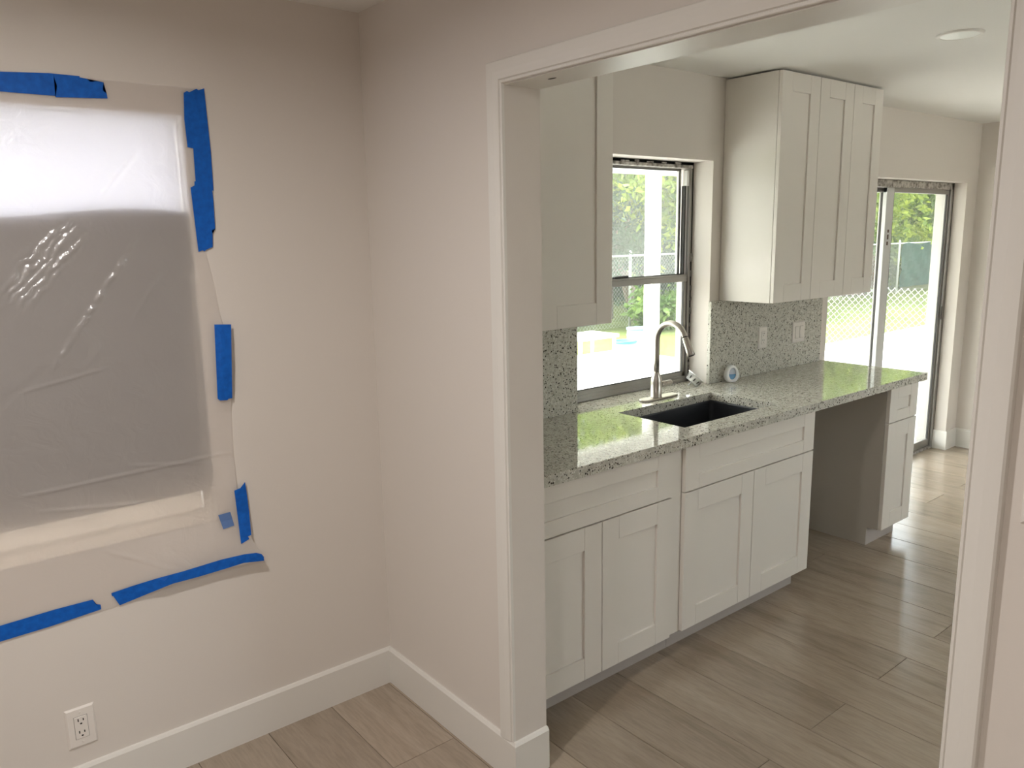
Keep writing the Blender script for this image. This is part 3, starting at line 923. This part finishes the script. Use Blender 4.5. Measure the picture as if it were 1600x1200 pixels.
tag(obj('window', lens_part(0.0422, 0.078, -0.006, 0.006).map(orient), mat('pale_lens', (0.42, 0.45, 0.50), 0.12)[0], af), 'clear grey upper lens')

# ------------------------------------------------------------------ outlets and switches
def plate_obj(t, cx, cz, w, h, place, d=0.006, holes=()):
    mb = MB()
    n = 0
    for (ins, y) in ((0.0, 0.0), (0.0, -0.002), (0.005, -d)):
        mb.v += [(cx - w / 2 + ins, y, cz - h / 2 + ins), (cx + w / 2 - ins, y, cz - h / 2 + ins), (cx + w / 2 - ins, y, cz + h / 2 - ins), (cx - w / 2 + ins, y, cz + h / 2 - ins)]
    for l in (0, 4):
        for k in range(4): mb.face((l + k, l + (k + 1) % 4, l + 4 + (k + 1) % 4, l + 4 + k))
    mb.face((8, 9, 10, 11)); mb.face((0, 3, 2, 1))
    return obj('cover_plate', mb.map(place), M['plate'], t)
def screws(t, cx, zs, y, place):
    for z in zs:
        mb = MB(); mb.lathe([(0.001, 0.0012), (0.0028, 0.0008), (0.0034, 0)], (cx, y, z), (0, -1, 0), 12)
        obj('screw', mb.map(place), M['plate'], t)
def receptacle(t, cx, cz, y, place, k=1.0):
    w, h = 0.0335 * k, 0.0670 * k
    obj('recess_line', bx(cx - w / 2 - 0.0009, cx + w / 2 + 0.0009, y - 0.0003, y + 0.002, cz - h / 2 - 0.0009, cz + h / 2 + 0.0009).map(place), mat('shadow_line', (0.16, 0.14, 0.13), 0.8)[0], t)
    r_ = obj('receptacle', bx(cx - w / 2, cx + w / 2, y - 0.0022, y + 0.001, cz - h / 2, cz + h / 2, 0.001).map(place), M['plate'], t)
    for s_ in (1, -1):
        c = cz + s_ * 0.0185 * k
        for (dx, hh) in ((-0.0065 * k, 0.0085 * k), (0.0065 * k, 0.0068 * k)):
            obj('slot', bx(cx + dx - 0.0014 * k, cx + dx + 0.0014 * k, y - 0.0026, y - 0.001, c + 0.001, c + 0.001 + hh).map(place), M['slot'], r_)
        mb = MB()
        q = [(cx + 0.0031 * k * math.cos(a), y - 0.0026, c - 0.0065 * k + 0.0026 * k * math.sin(a)) for a in [i * math.pi / 5 for i in range(10)]]
        mb.v = q; mb.face(range(10))
        obj('slot', mb.map(place), M['slot'], r_)
ident = lambda p: tuple(p)
t = thing('wall_outlet', 'white outlet low on the left wall, below the taped plastic', 'outlet', (-1.054, 0, 0.204))
plate_obj(t, -1.054, 0.267, 0.079, 0.127, ident)
receptacle(t, -1.054, 0.267, -0.006, ident, 1.05); screws(t, -1.054, (0.267 + 0.048, 0.267 - 0.048), -0.006, ident)
sp_ = lambda p: (p.x, p.y - 0.020, p.z)
t = thing('wall_outlet', 'white outlet on the speckled backsplash, left of the double switch', 'outlet', (2.368, -0.02, 1.053))
plate_obj(t, 2.368, 1.112, 0.080, 0.119, sp_)
receptacle(t, 2.368, 1.112, -0.006, sp_); screws(t, 2.368, (1.112 + 0.047, 1.112 - 0.047), -0.006, sp_)
def rocker(t, cx, cz, y, place):
    obj('recess_line', bx(cx - 0.0178, cx + 0.0178, y - 0.0003, y + 0.002, cz - 0.0345, cz + 0.0345).map(place), mat('shadow_line', (0.25, 0.23, 0.21), 0.8)[0], t)
    mb = MB()
    x0, x1 = cx - 0.0165, cx + 0.0165
    prof = [(y + 0.001, cz - 0.033), (y - 0.0025, cz - 0.033), (y - 0.0040, cz - 0.030), (y - 0.0015, cz), (y - 0.0022, cz + 0.033), (y + 0.001, cz + 0.033)]
    n = len(prof)
    mb.v = [(x0, a, z) for a, z in prof] + [(x1, a, z) for a, z in prof]
    for k in range(n): mb.face((k, (k + 1) % n, n + (k + 1) % n, n + k))
    mb.face(reversed(range(n))); mb.face(range(n, 2 * n))
    obj('rocker', mb.map(place), M['plate'], t)
t = thing('light_switch', 'white double rocker switch on the speckled backsplash near the sliding door', 'switch', (2.722, -0.02, 1.052))
plate_obj(t, 2.722, 1.111, 0.128, 0.121, sp_)
for cx in (2.699, 2.745):
    rocker(t, cx, 1.111, -0.006, sp_); screws(t, cx, (1.111 + 0.048, 1.111 - 0.048), -0.006, sp_)
onpart = lambda p: (p.y, -p.x, p.z)
t = thing('light_switch', 'white switch plate cut off by the picture, right of the doorway casing', 'switch', (0, -2.098, 1.226))
plate_obj(t, 2.098, 1.288, 0.076, 0.122, onpart)
rocker(t, 2.098, 1.288, -0.006, onpart); screws(t, 2.098, (1.336, 1.240), -0.006, onpart)

# ------------------------------------------------------------------ ceiling lights
t = thing('ceiling_light', 'round white flush light on the kitchen ceiling, switched off', 'light', (2.018, -1.063, H))
mb = MB(); mb.lathe([(0.084, 0.0), (0.084, -0.003), (0.080, -0.007), (0.070, -0.008), (0.069, -0.006)], (2.018, -1.063, H), seg=40)
obj('trim_ring', mb, M['trim'], t)
mb = MB(); mb.lathe([(0.069, -0.006), (0.055, -0.0075), (0.001, -0.008)], (2.018, -1.063, H), seg=40)
obj('diffuser', mb, mat('lens_white', (0.84, 0.86, 0.83), 0.4)[0], t)

for (LX, LY, lp, lab) in ((-1.32, -1.18, 0.74, 'round recessed ceiling light in front of the taped window, lit'), (-2.40, -2.60, 0.80, 'unseen fill light added to the ceiling at the rear of the near room')):  # second light is unseen, added as fill for the near room
  t = thing('recessed_light', lab, 'light', (LX, LY, H))
  mb = MB(); mb.lathe([(0.088, 0.0), (0.088, -0.004), (0.078, -0.007), (0.070, -0.003)], (LX, LY, H), seg=40)
  obj('trim_ring', mb, M['trim'], t)
  la = bpy.data.lights.new('lamp', 'AREA')
  la.shape = 'DISK'; la.size = 0.13; la.energy = LAMP_POWER * lp; la.color = LAMP_COLOR; la.spread = R(172)
  lo = bpy.data.objects.new('lamp', la); put(lo, t); lo.location = (0, 0, -0.009)

# ------------------------------------------------------------------ plastic sheet
def sheet_edge(z):
    pts = [(0.60, -0.478), (0.66, -0.482), (0.72, -0.505), (0.90, -0.535), (1.05, -0.533), (1.20, -0.528), (1.43, -0.535), (1.55, -0.548), (1.66, -0.565), (1.85, -0.548), (2.13, -0.545)]
    for (a, xa), (c, xc) in zip(pts, pts[1:]):
        if z <= c: return xa + (xc - xa) * (z - a) / (c - a)
    return pts[-1][1]
def crease(px, pz, a, c, wd):
    ax_, az = a; cx, cz = c
    dx, dz = cx - ax_, cz - az; L2 = dx * dx + dz * dz
    tt = ((px - ax_) * dx + (pz - az) * dz) / L2
    if tt < 0 or tt > 1: return 0.0
    d = abs((px - ax_) * dz - (pz - az) * dx) / math.sqrt(L2)
    return max(0.0, 1 - d / wd) * min(1.0, 6 * tt, 6 * (1 - tt))
def lift(x, z):
    """distance of plastic and tape from the wall"""
    s_ = 0.0035
    lo_ = max(0.0, min(1.0, (0.80 - z) / 0.15))
    if lo_ > 0 and x > -0.92:
        tt = min(1.0, (x + 0.92) / 0.14)
        s_ += 0.026 * lo_ * tt * tt
    if z < 1.0 and x > -0.62: s_ += 0.007 * min(1.0, (x + 0.62) / 0.07) * min(1.0, (1.0 - z) / 0.10)
    if 1.15 < z < 1.47 and x > -0.60:
        s_ += 0.016 * math.sin(math.pi * (z - 1.15) / 0.32) * min(1, (x + 0.60) / 0.06)
    return s_
NXs, NZs = 300, 330
mb = MB()
for j in range(NZs + 1):
    z = 0.612 + (2.128 - 0.612) * j / NZs
    xe = sheet_edge(z)
    for i in range(NXs + 1):
        x = -1.88 + (xe + 1.88) * i / NXs
        zz = z
        lowz = max(0, 1 - (z - 0.612) / 0.08)
        zz += 0.006 * lowz * math.sin(x * 7.0) + 0.030 * lowz * max(0.0, min(1.0, (x + 0.93) / 0.12))
        y = -lift(x, zz)
        inside = max(0.0, min(1.0, (-0.62 - x) / 0.10)) * max(0.0, min(1.0, (z - 0.83) / 0.08)) * max(0.0, min(1.0, (2.03 - z) / 0.08))
        n1 = noise.fractal(Vector((x * 4 + z * 2.0, z * 3, 1.3)), 1.0, 2.0, 3)
        y += 0.004 * n1 * inside
        # crinkled band and creases
        cb = crease(x, z, (-1.09, 1.53), (-0.90, 1.74), 0.055)
        if cb:
            dd = (x + 1.09) * 0.741 - (z - 1.53) * 0.671
            nn = noise.fractal(Vector((x * 16, z * 16, 0.2)), 1.0, 2.0, 3)
            y -= min(1, 2.2 * cb) * (0.0021 * math.sin(dd * 290 + 5.0 * nn) + 0.004 * abs(noise.noise(Vector((x * 45, z * 30, 3.1)))))
        cb = crease(x, z, (-1.02, 1.33), (-0.74, 1.72), 0.010)
        if cb: y -= 0.006 * cb * (0.5 + noise.fractal(Vector((x * 40, z * 40, 4.2)), 1.0, 2.0, 2))
        for (a, c, wd, hgt) in (((-1.15, 1.00), (-0.53, 1.02), 0.006, 0.004), ((-0.85, 1.035), (-0.62, 1.00), 0.006, 0.003), ((-1.10, 1.29), (-0.86, 1.335), 0.006, 0.003),
                           ((-1.10, 0.95), (-0.80, 0.91), 0.006, 0.003), ((-0.95, 0.80), (-0.75, 0.68), 0.008, 0.003), ((-0.80, 1.45), (-0.70, 1.60), 0.008, 0.002), ((-0.85, 1.80), (-0.72, 1.95), 0.010, 0.003)):
            cb = crease(x, z, a, c, wd)
            if cb: y -= hgt * cb
        mb.v.append((x, min(y, -0.0012) if not inside else y, zz))
for j in range(NZs):
    for i in range(NXs):
        a = j * (NXs + 1) + i
        mb.face((a, a + 1, a + NXs + 2, a + NXs + 1), True)
tag(obj('plastic_sheet', mb, M['film'], loc=(-1.19, 0, 0.607)), 'crinkled milky plastic sheet taped over the window on the left wall', 'plastic sheet')

# ------------------------------------------------------------------ blue masking tape
CAMP = Vector((-1.37169225, -2.47877791, 1.69232282))
def tape(label, pts, extra=0.0022, curl=None, subdiv=0.02):
    """outline on the wall plane (x,z); each point is pulled off the wall along its sight line's depth by the local lift"""
    bm = bmesh.new()
    vs = [bm.verts.new((p[0], 0, p[1])) for p in pts]
    f = bm.faces.new(vs)
    bmesh.ops.triangulate(bm, faces=[f])
    for _ in range(5):
        long_ = [e for e in bm.edges if e.calc_length() > subdiv * 2]
        if not long_: break
        bmesh.ops.subdivide_edges(bm, edges=long_, cuts=1, use_grid_fill=False)
        bmesh.ops.triangulate(bm, faces=bm.faces[:])
    th = 0.0004
    for v in bm.verts:
        x, z = v.co.x, v.co.z
        d = lift(x, z) + extra + (curl(x, z) if curl else 0.0)
        P = Vector((x, 0, z)); dirv = (P - CAMP)
        k = (-d - CAMP.y) / dirv.y
        q = CAMP + dirv * k
        v.co = q
    r = bmesh.ops.extrude_face_region(bm, geom=bm.faces[:])
    for e in r['geom']:
        if isinstance(e, bmesh.types.BMVert): e.co.y += th
    bmesh.ops.recalc_face_normals(bm, faces=bm.faces[:])
    mb = MB(); mb.add_bm(bm)
    c = sum((Vector(v) for v in mb.v), Vector()) / len(mb.v)
    return tag(obj('tape_strip', mb, M['tape'], loc=c), label, 'tape', 'blue tape holding the plastic')
tape('blue tape strip along the top of the plastic, its left part', [(-1.60, 2.121), (-1.60, 2.071), (-1.047, 2.074), (-0.888, 2.0745), (-0.861, 2.076), (-0.857, 2.131), (-0.93, 2.131), (-1.041, 2.123)])
tape('short torn blue tape piece overlapping the right end of the top tape', [(-0.921, 2.071), (-0.793, 2.079), (-0.794, 2.092), (-0.803, 2.099), (-0.797, 2.110), (-0.799, 2.121), (-0.815, 2.122), (-0.832, 2.119), (-0.840, 2.126), (-0.858, 2.128), (-0.919, 2.124), (-0.914, 2.10)], extra=0.0034)
tape('upper long blue tape strip on the right edge of the plastic', [(-0.586, 2.113), (-0.576, 2.119), (-0.570, 2.116), (-0.548, 2.128), (-0.543, 2.124), (-0.526, 2.131), (-0.5245, 2.06), (-0.522, 1.95), (-0.524, 1.836), (-0.575, 1.846), (-0.573, 1.957), (-0.589, 1.960), (-0.591, 2.04)])
tape('blue tape piece overlapping below the upper right tape strip', [(-0.591, 1.844), (-0.579, 1.850), (-0.578, 1.862), (-0.528, 1.868), (-0.527, 1.80), (-0.529, 1.722), (-0.540, 1.718), (-0.538, 1.708), (-0.541, 1.668), (-0.560, 1.661), (-0.567, 1.655), (-0.572, 1.659), (-0.585, 1.654)], extra=0.0034)
tape('short upright blue tape piece halfway down the right edge, standing off the wall', [(-0.557, 1.431), (-0.505, 1.427), (-0.521, 1.192), (-0.533, 1.192), (-0.537, 1.188), (-0.560, 1.190), (-0.567, 1.197)], curl=lambda x, z: 0.006)
tape('short upright blue tape piece low on the right edge of the plastic', [(-0.540, 0.888), (-0.520, 0.892), (-0.503, 0.909), (-0.500, 0.86), (-0.498, 0.81), (-0.497, 0.725), (-0.508, 0.722), (-0.505, 0.712), (-0.533, 0.702)])
tape('long curved blue tape strip along the bottom right of the plastic', [(-0.931, 0.654), (-0.930, 0.645), (-0.922, 0.640), (-0.912, 0.641), (-0.912, 0.609), (-0.85, 0.618), (-0.756, 0.631), (-0.68, 0.630), (-0.60, 0.632), (-0.530, 0.635), (-0.461, 0.623), (-0.461, 0.637), (-0.468, 0.649), (-0.486, 0.658), (-0.525, 0.664), (-0.60, 0.667), (-0.724, 0.662), (-0.80, 0.662), (-0.87, 0.659)])
tape('blue tape strip along the bottom of the plastic at the left edge of the picture', [(-1.62, 0.652), (-1.62, 0.602), (-1.221, 0.601), (-1.10, 0.604), (-1.02, 0.609), (-0.963, 0.613), (-0.963, 0.628), (-0.976, 0.634), (-0.982, 0.650), (-1.08, 0.651), (-1.215, 0.647)])
o = tape('small faded square of blue tape on the plastic near its lower right corner', [(-0.598, 0.818), (-0.559, 0.820), (-0.550, 0.771), (-0.586, 0.767)])
m, nt, b = mat('pale_blue_tape', (0.10, 0.19, 0.42), 0.6); o.data.materials.clear(); o.data.materials.append(m)

# ------------------------------------------------------------------ outdoors
GZ = -0.12
struct('lawn', bx(-14, 70, 4.05, 60, GZ - 0.3, GZ - 0.02), M['lawn'])
struct('front_yard', bx(-14, 24, -20, Y_RIGHT - 0.16, GZ - 0.2, GZ), M['concrete'])
struct('roof_eave', bx(X_BACK - 0.5, 0.69, 0.201, 0.80, 2.085, 2.20), M['ext_white'])
mb = MB(); mb.cells([(-14, 24.0, 0.20, 4.05), (-14, 7.6, 4.05, 6.0)], GZ - 0.2, GZ)
struct('patio', mb, M['concrete'])
pr = thing('porch_roof', 'white porch roof with front beam outside the kitchen window', 'porch roof', (2.1, 1.6, 2.24))
obj('roof_deck', bx(-1.2, 5.45, 0.202, 3.1, 2.44, 2.52), M['ext_white'], pr)
obj('beam', bx(-1.2, 5.39, 2.84, 2.96, 2.245, 2.44), M['ext_white'], pr)
obj('beam', bx(5.27, 5.39, 0.202, 2.838, 2.245, 2.44), M['ext_white'], pr)
def post(label, x, y, s_=0.12, sx=None, zt=2.245):
    sx = sx or s_
    t = thing('porch_post', label, 'post', (x, y, GZ), None)
    obj('shaft', bx(x - sx / 2, x + sx / 2, y - s_ / 2, y + s_ / 2, GZ + 0.02, zt, 0.004), M['ext_white'], t)
    obj('base_block', bx(x - sx / 2 - 0.012, x + sx / 2 + 0.012, y - s_ / 2 - 0.012, y + s_ / 2 + 0.012, GZ, GZ + 0.10, 0.004), M['ext_white'], t)
    return t
post('white porch post in the middle of the kitchen window view', 4.82, 2.90, 0.118)
post('white porch post at the right side of the kitchen window view', 5.33, 2.90, 0.09)
post('white porch post seen through the sliding door glass', 11.5, 2.90, 0.15, 0.30, 3.2)

def fence(label, a, c, z0, z1, posts, rail, cell, wr=0.0015):
    A = Vector(a); Cc = Vector(c); D = (Cc - A); L = D.length; D.normalize()
    side_ = Vector((-D.y, D.x, 0))
    t = thing('chain_link_fence', label, 'fence', (A.x, A.y, z0))
    mb = MB()
    hgt = z1 - z0
    def wire(p, q):
        d = (q - p).normalized(); n_ = d.cross(side_).normalized() * wr; s2 = side_ * wr
        k = len(mb.v)
        for pt in (p, q): mb.v.extend([tuple(pt + n_), tuple(pt + s2), tuple(pt - n_), tuple(pt - s2)])
        for i in range(4): mb.face((k + i, k + (i + 1) % 4, k + 4 + (i + 1) % 4, k + 4 + i))
    x = -hgt
    while x < L:
        for sgn in (1, -1):
            s0, s1 = x, x + hgt
            a0 = max(s0, 0.0); a1 = min(s1, L)
            if a1 > a0:
                zz0 = (a0 - s0); zz1 = (a1 - s0)
                if sgn < 0: zz0, zz1 = hgt - zz0, hgt - zz1
                off = side_ * (wr * sgn)
                wire(A + D * a0 + Vector((0, 0, zz0 + z0 - A.z)) + off, A + D * a1 + Vector((0, 0, zz1 + z0 - A.z)) + off)
        x += cell
    tag(obj('wire_mesh', mb, M['galv'], t), kind='stuff')
    for s_ in posts:
        mb = MB(); p = A + D * s_; p.z = z0 - 0.05
        mb.tube([p, p + Vector((0, 0, hgt + 0.12)), p + Vector((0, 0, hgt + 0.15))], [0.028, 0.028, 0.012], 10)
        obj('fence_post', mb, M['galv'], t)
    if rail:
        p = A.copy(); p.z = z1; q = Cc.copy(); q.z = z1
        mb = MB(); mb.tube([p, q], 0.020, 8); obj('top_rail', mb, M['galv'], t)
    return t
fence('near chain link fence crossing the lawn outside the sliding door', (8.0, 1.55, 0), (8.0, 4.6, 0), GZ, 0.99, (3.03,), False, 0.078)
fence('long far chain link fence with a top rail at the back of the yard', (4.0, 8.0, 0), (32.0, 8.0, 0), GZ, 1.235, (0.5, 6.05, 11.6, 17.0, 22.0, 27.0), True, 0.085)
# green privacy cloth hung on the far fence
mb = MB(); nx, nz = 30, 10
for side_ in (0, 1):
    for j in range(nz + 1):
        for i in range(nx + 1):
            x = 21.05 + 6.0 * i / nx; z = GZ + 0.14 + (1.22 - GZ - 0.14) * j / nz
            mb.v.append((x + (0.03 * math.sin(j * 2.1) if i == 0 else 0), 7.94 + 0.02 * math.sin(i * 1.7 + j) + side_ * 0.006, z + (0.03 * math.sin(i * 0.9) if j == nz else 0)))
n = (nx + 1) * (nz + 1)
for j in range(nz):
    for i in range(nx):
        a = j * (nx + 1) + i
        mb.face((a, a + 1, a + nx + 2, a + nx + 1)); mb.face((n + a, n + a + nx + 1, n + a + nx + 2, n + a + 1))
tag(obj('privacy_screen', mb, M['screen']), 'dark green privacy cloth hung on the far fence, seen through sliding door', 'screen')

def tree(name, label, x, y, h, cr, m, n_leaf, leaf, trunk_r=0.12, zc=None, lean=(0, 0), group=None, seed=1, cat='tree', nclump=60):
    rnd = random.Random(seed)
    t = thing(name, label, cat, (x, y, GZ - 0.02), group)
    zc = zc if zc is not None else h * 0.62
    mb = MB()
    top = Vector((x + lean[0], y + lean[1], zc))
    if trunk_r > 0:
        mb.tube([(x, y, GZ - 0.05), (x + lean[0] * .3, y + lean[1] * .3, zc * 0.35), (x + lean[0] * .7, y + lean[1] * .7, zc * 0.7), tuple(top)], [trunk_r * 1.15, trunk_r, trunk_r * .8, trunk_r * .5], 9)
        for k in range(6):
            a = rnd.uniform(0, 6.28)
            q = top + Vector((cr[0] * .7 * math.cos(a), cr[1] * .7 * math.sin(a), cr[2] * rnd.uniform(-.2, .7)))
            s_ = Vector((x + lean[0] * .6, y + lean[1] * .6, zc * 0.6))
            mb.tube([s_, (s_ + q) / 2 + Vector((0, 0, .15)), q], [trunk_r * .5, trunk_r * .32, trunk_r * .12], 6)
        obj('trunk', mb, M['bark'], t)
    V_, F_l = [], []
    clumps = []
    for k in range(nclump):
        while True:
            p = Vector((rnd.uniform(-1, 1), rnd.uniform(-1, 1), rnd.uniform(-1, 1)))
            if 0.25 < p.length < 1: break
        clumps.append(Vector((p.x * cr[0], p.y * cr[1], p.z * cr[2])))
    cs = 0.30 * min(cr)
    for i in range(n_leaf):
        c = clumps[i % nclump]
        p = top + c + Vector((rnd.gauss(0, cs), rnd.gauss(0, cs), rnd.gauss(0, cs * .8)))
        if p.z < GZ: continue
        d = Vector((rnd.gauss(0, 1), rnd.gauss(0, 1), rnd.gauss(-0.5, .7))).normalized()
        s_ = d.cross(Vector((rnd.gauss(0, 1), rnd.gauss(0, 1), rnd.gauss(0, 1)))).normalized()
        l = leaf * rnd.uniform(.7, 1.3); w_ = l * 0.24
        up = d.cross(s_) * w_ * .35
        k = len(V_)
        V_ += [p, p + d * l * .45 + s_ * w_ + up, p + d * l, p + d * l * .45 - s_ * w_ + up]
        F_l += [(k, k + 1, k + 2), (k, k + 2, k + 3)]
    fm = MB(); fm.v = [tuple(v) for v in V_]; fm.f = F_l; fm.smooth = [False] * len(F_l)
    tag(obj('foliage', fm, m, t), kind='stuff')
    return t
tree('leafy_tree', 'bright yellow-green tree left of the porch post in the kitchen window', 10.9, 9.4, 4.6, (1.7, 1.3, 2.0), M['leaf_bright'], 13000, 0.17, 0.10, 3.0, seed=2)
tree('leafy_tree', 'mid green tree with brown trunk behind the kitchen window porch post', 13.0, 9.6, 5.0, (1.6, 1.3, 2.3), M['leaf_mid'], 13000, 0.17, 0.14, 3.2, seed=3)
tree('leafy_tree', 'dark leaning tree behind the far fence, low in the kitchen window view', 11.1, 8.7, 2.8, (1.3, 0.6, 0.8), M['leaf_cool'], 7000, 0.14, 0.13, 1.75, (-1.0, 0.2), seed=4)
tree('leafy_tree', 'blue-green tree furthest back in the kitchen window view', 13.2, 13.5, 6.5, (4.0, 1.6, 3.2), M['leaf_cool'], 15000, 0.22, 0.2, 3.2, seed=5, nclump=110)
tree('leafy_tree', 'bright tree left of the sliding door stile', 22.0, 10.5, 6.5, (2.4, 1.8, 2.9), M['leaf_bright'], 14000, 0.23, 0.15, 3.4, seed=6, nclump=90)
tree('leafy_tree', 'pale green tree above the green privacy cloth', 27.0, 11.0, 5.0, (2.6, 1.8, 2.5), M['leaf_mid'], 13000, 0.23, 0.16, 3.3, seed=7, nclump=80)
tree('leafy_tree', 'tall dark tree at the right of the sliding door view', 31.5, 12.0, 8.0, (2.6, 2.0, 3.2), M['leaf_cool'], 12000, 0.26, 0.2, 4.4, seed=8, nclump=90)
tree('leafy_tree', 'yellow-green tree reflected in the end of the countertop', 17.5, 11.0, 9.0, (3.6, 1.8, 4.0), M['leaf_bright'], 17000, 0.24, 0.16, 4.6, seed=12, nclump=90)
tree('leafy_tree', 'tallest yellow-green tree far behind the privacy cloth', 27.5, 16.0, 8.0, (3.4, 2.2, 3.2), M['leaf_bright'], 12000, 0.28, 0.2, 4.8, seed=13, nclump=90)
tree('garden_shrub', 'low reddish shrub by the far fence left of the door stile', 19.6, 8.6, 1.4, (0.9, 0.4, 0.55), M['leaf_red'], 1800, 0.18, 0.03, 0.5, seed=9, cat='shrub', nclump=30)
tree('garden_shrub', 'low green shrub at the foot of the far fence, behind the buckets', 10.2, 7.4, 1.0, (0.8, 0.3, 0.42), M['leaf_mid'], 1800, 0.16, 0.03, 0.2, seed=10, cat='shrub', nclump=30)
tree('garden_shrub', 'pale shrub below the privacy cloth beside the door stile', 20.3, 8.8, 1.4, (0.6, 0.4, 0.6), M['leaf_mid'], 1500, 0.18, 0.03, 0.5, seed=11, cat='shrub', nclump=30)

for i_, (xx, yy, rx_, mm_, lab_) in enumerate((
        (8.6, 9.0, 1.3, 'leaf_cool', 'low dark shrub behind the far fence at the left edge of the kitchen window view'),
        (12.2, 9.3, 1.6, 'leaf_cool', 'low dark shrub behind the far fence, between the kitchen window trees'),
        (15.4, 9.2, 1.4, 'leaf_mid', 'low green shrub behind the far fence at the right of the kitchen window view'),
        (22.4, 9.2, 1.6, 'leaf_mid', 'low green shrub behind the far fence left of the privacy cloth'),
        (25.6, 9.3, 1.6, 'leaf_bright', 'bright low shrub behind the privacy cloth'),
        (29.0, 9.3, 1.6, 'leaf_mid', 'low green shrub behind the right end of the privacy cloth'))):
    tree('garden_shrub', lab_, xx, yy, 1.9, (rx_, 0.5, 0.95), M[mm_], 5000, 0.15, 0.04, 0.8, seed=40 + i_, cat='shrub', nclump=44)

def bucket(label, x, y, ml, r=0.15, h=0.37):
    t = thing('bucket', label, 'bucket', (x, y, GZ - 0.02))
    mb = MB(); z0 = GZ - 0.02
    mb.lathe([(0.001, 0), (r * 0.88, 0), (r, h * 0.82), (r + 0.008, h * 0.83), (r + 0.008, h * 0.87), (r, h * 0.88), (r, h), (0.001, h)], (x, y, z0), seg=24)
    obj('pail', mb, M['bucket'], t)
    mb = MB(); mb.lathe([(r * 0.6, h), (r + 0.012, h), (r + 0.014, h + 0.03), (r - 0.01, h + 0.034), (r - 0.015, h + 0.028), (0.001, h + 0.028)], (x, y, z0), seg=24)
    obj('lid', mb, ml, t)
bucket('white bucket with blue lid on the lawn outside the kitchen window', 6.42, 4.75, M['lid_blue'], 0.15, 0.36)
bucket('white bucket with grey-blue lid behind the blue-lidded bucket', 6.90, 4.95, M['lid_grey'], 0.15, 0.48)
t = thing('garden_table', 'low white plastic table on the lawn left of the buckets', 'table', (5.75, 4.75, GZ - 0.02))
obj('tabletop', bx(5.35, 6.05, 4.5, 5.0, 0.36, 0.40, 0.008), M['bucket'], t)
for (x, y) in ((5.40, 4.55), (6.0, 4.55), (5.40, 4.95), (6.0, 4.95)):
    mb = MB(); mb.tube([(x, y, GZ - 0.02), (x, y, 0.36)], [0.018, 0.026], 8); obj('leg', mb, M['bucket'], t)
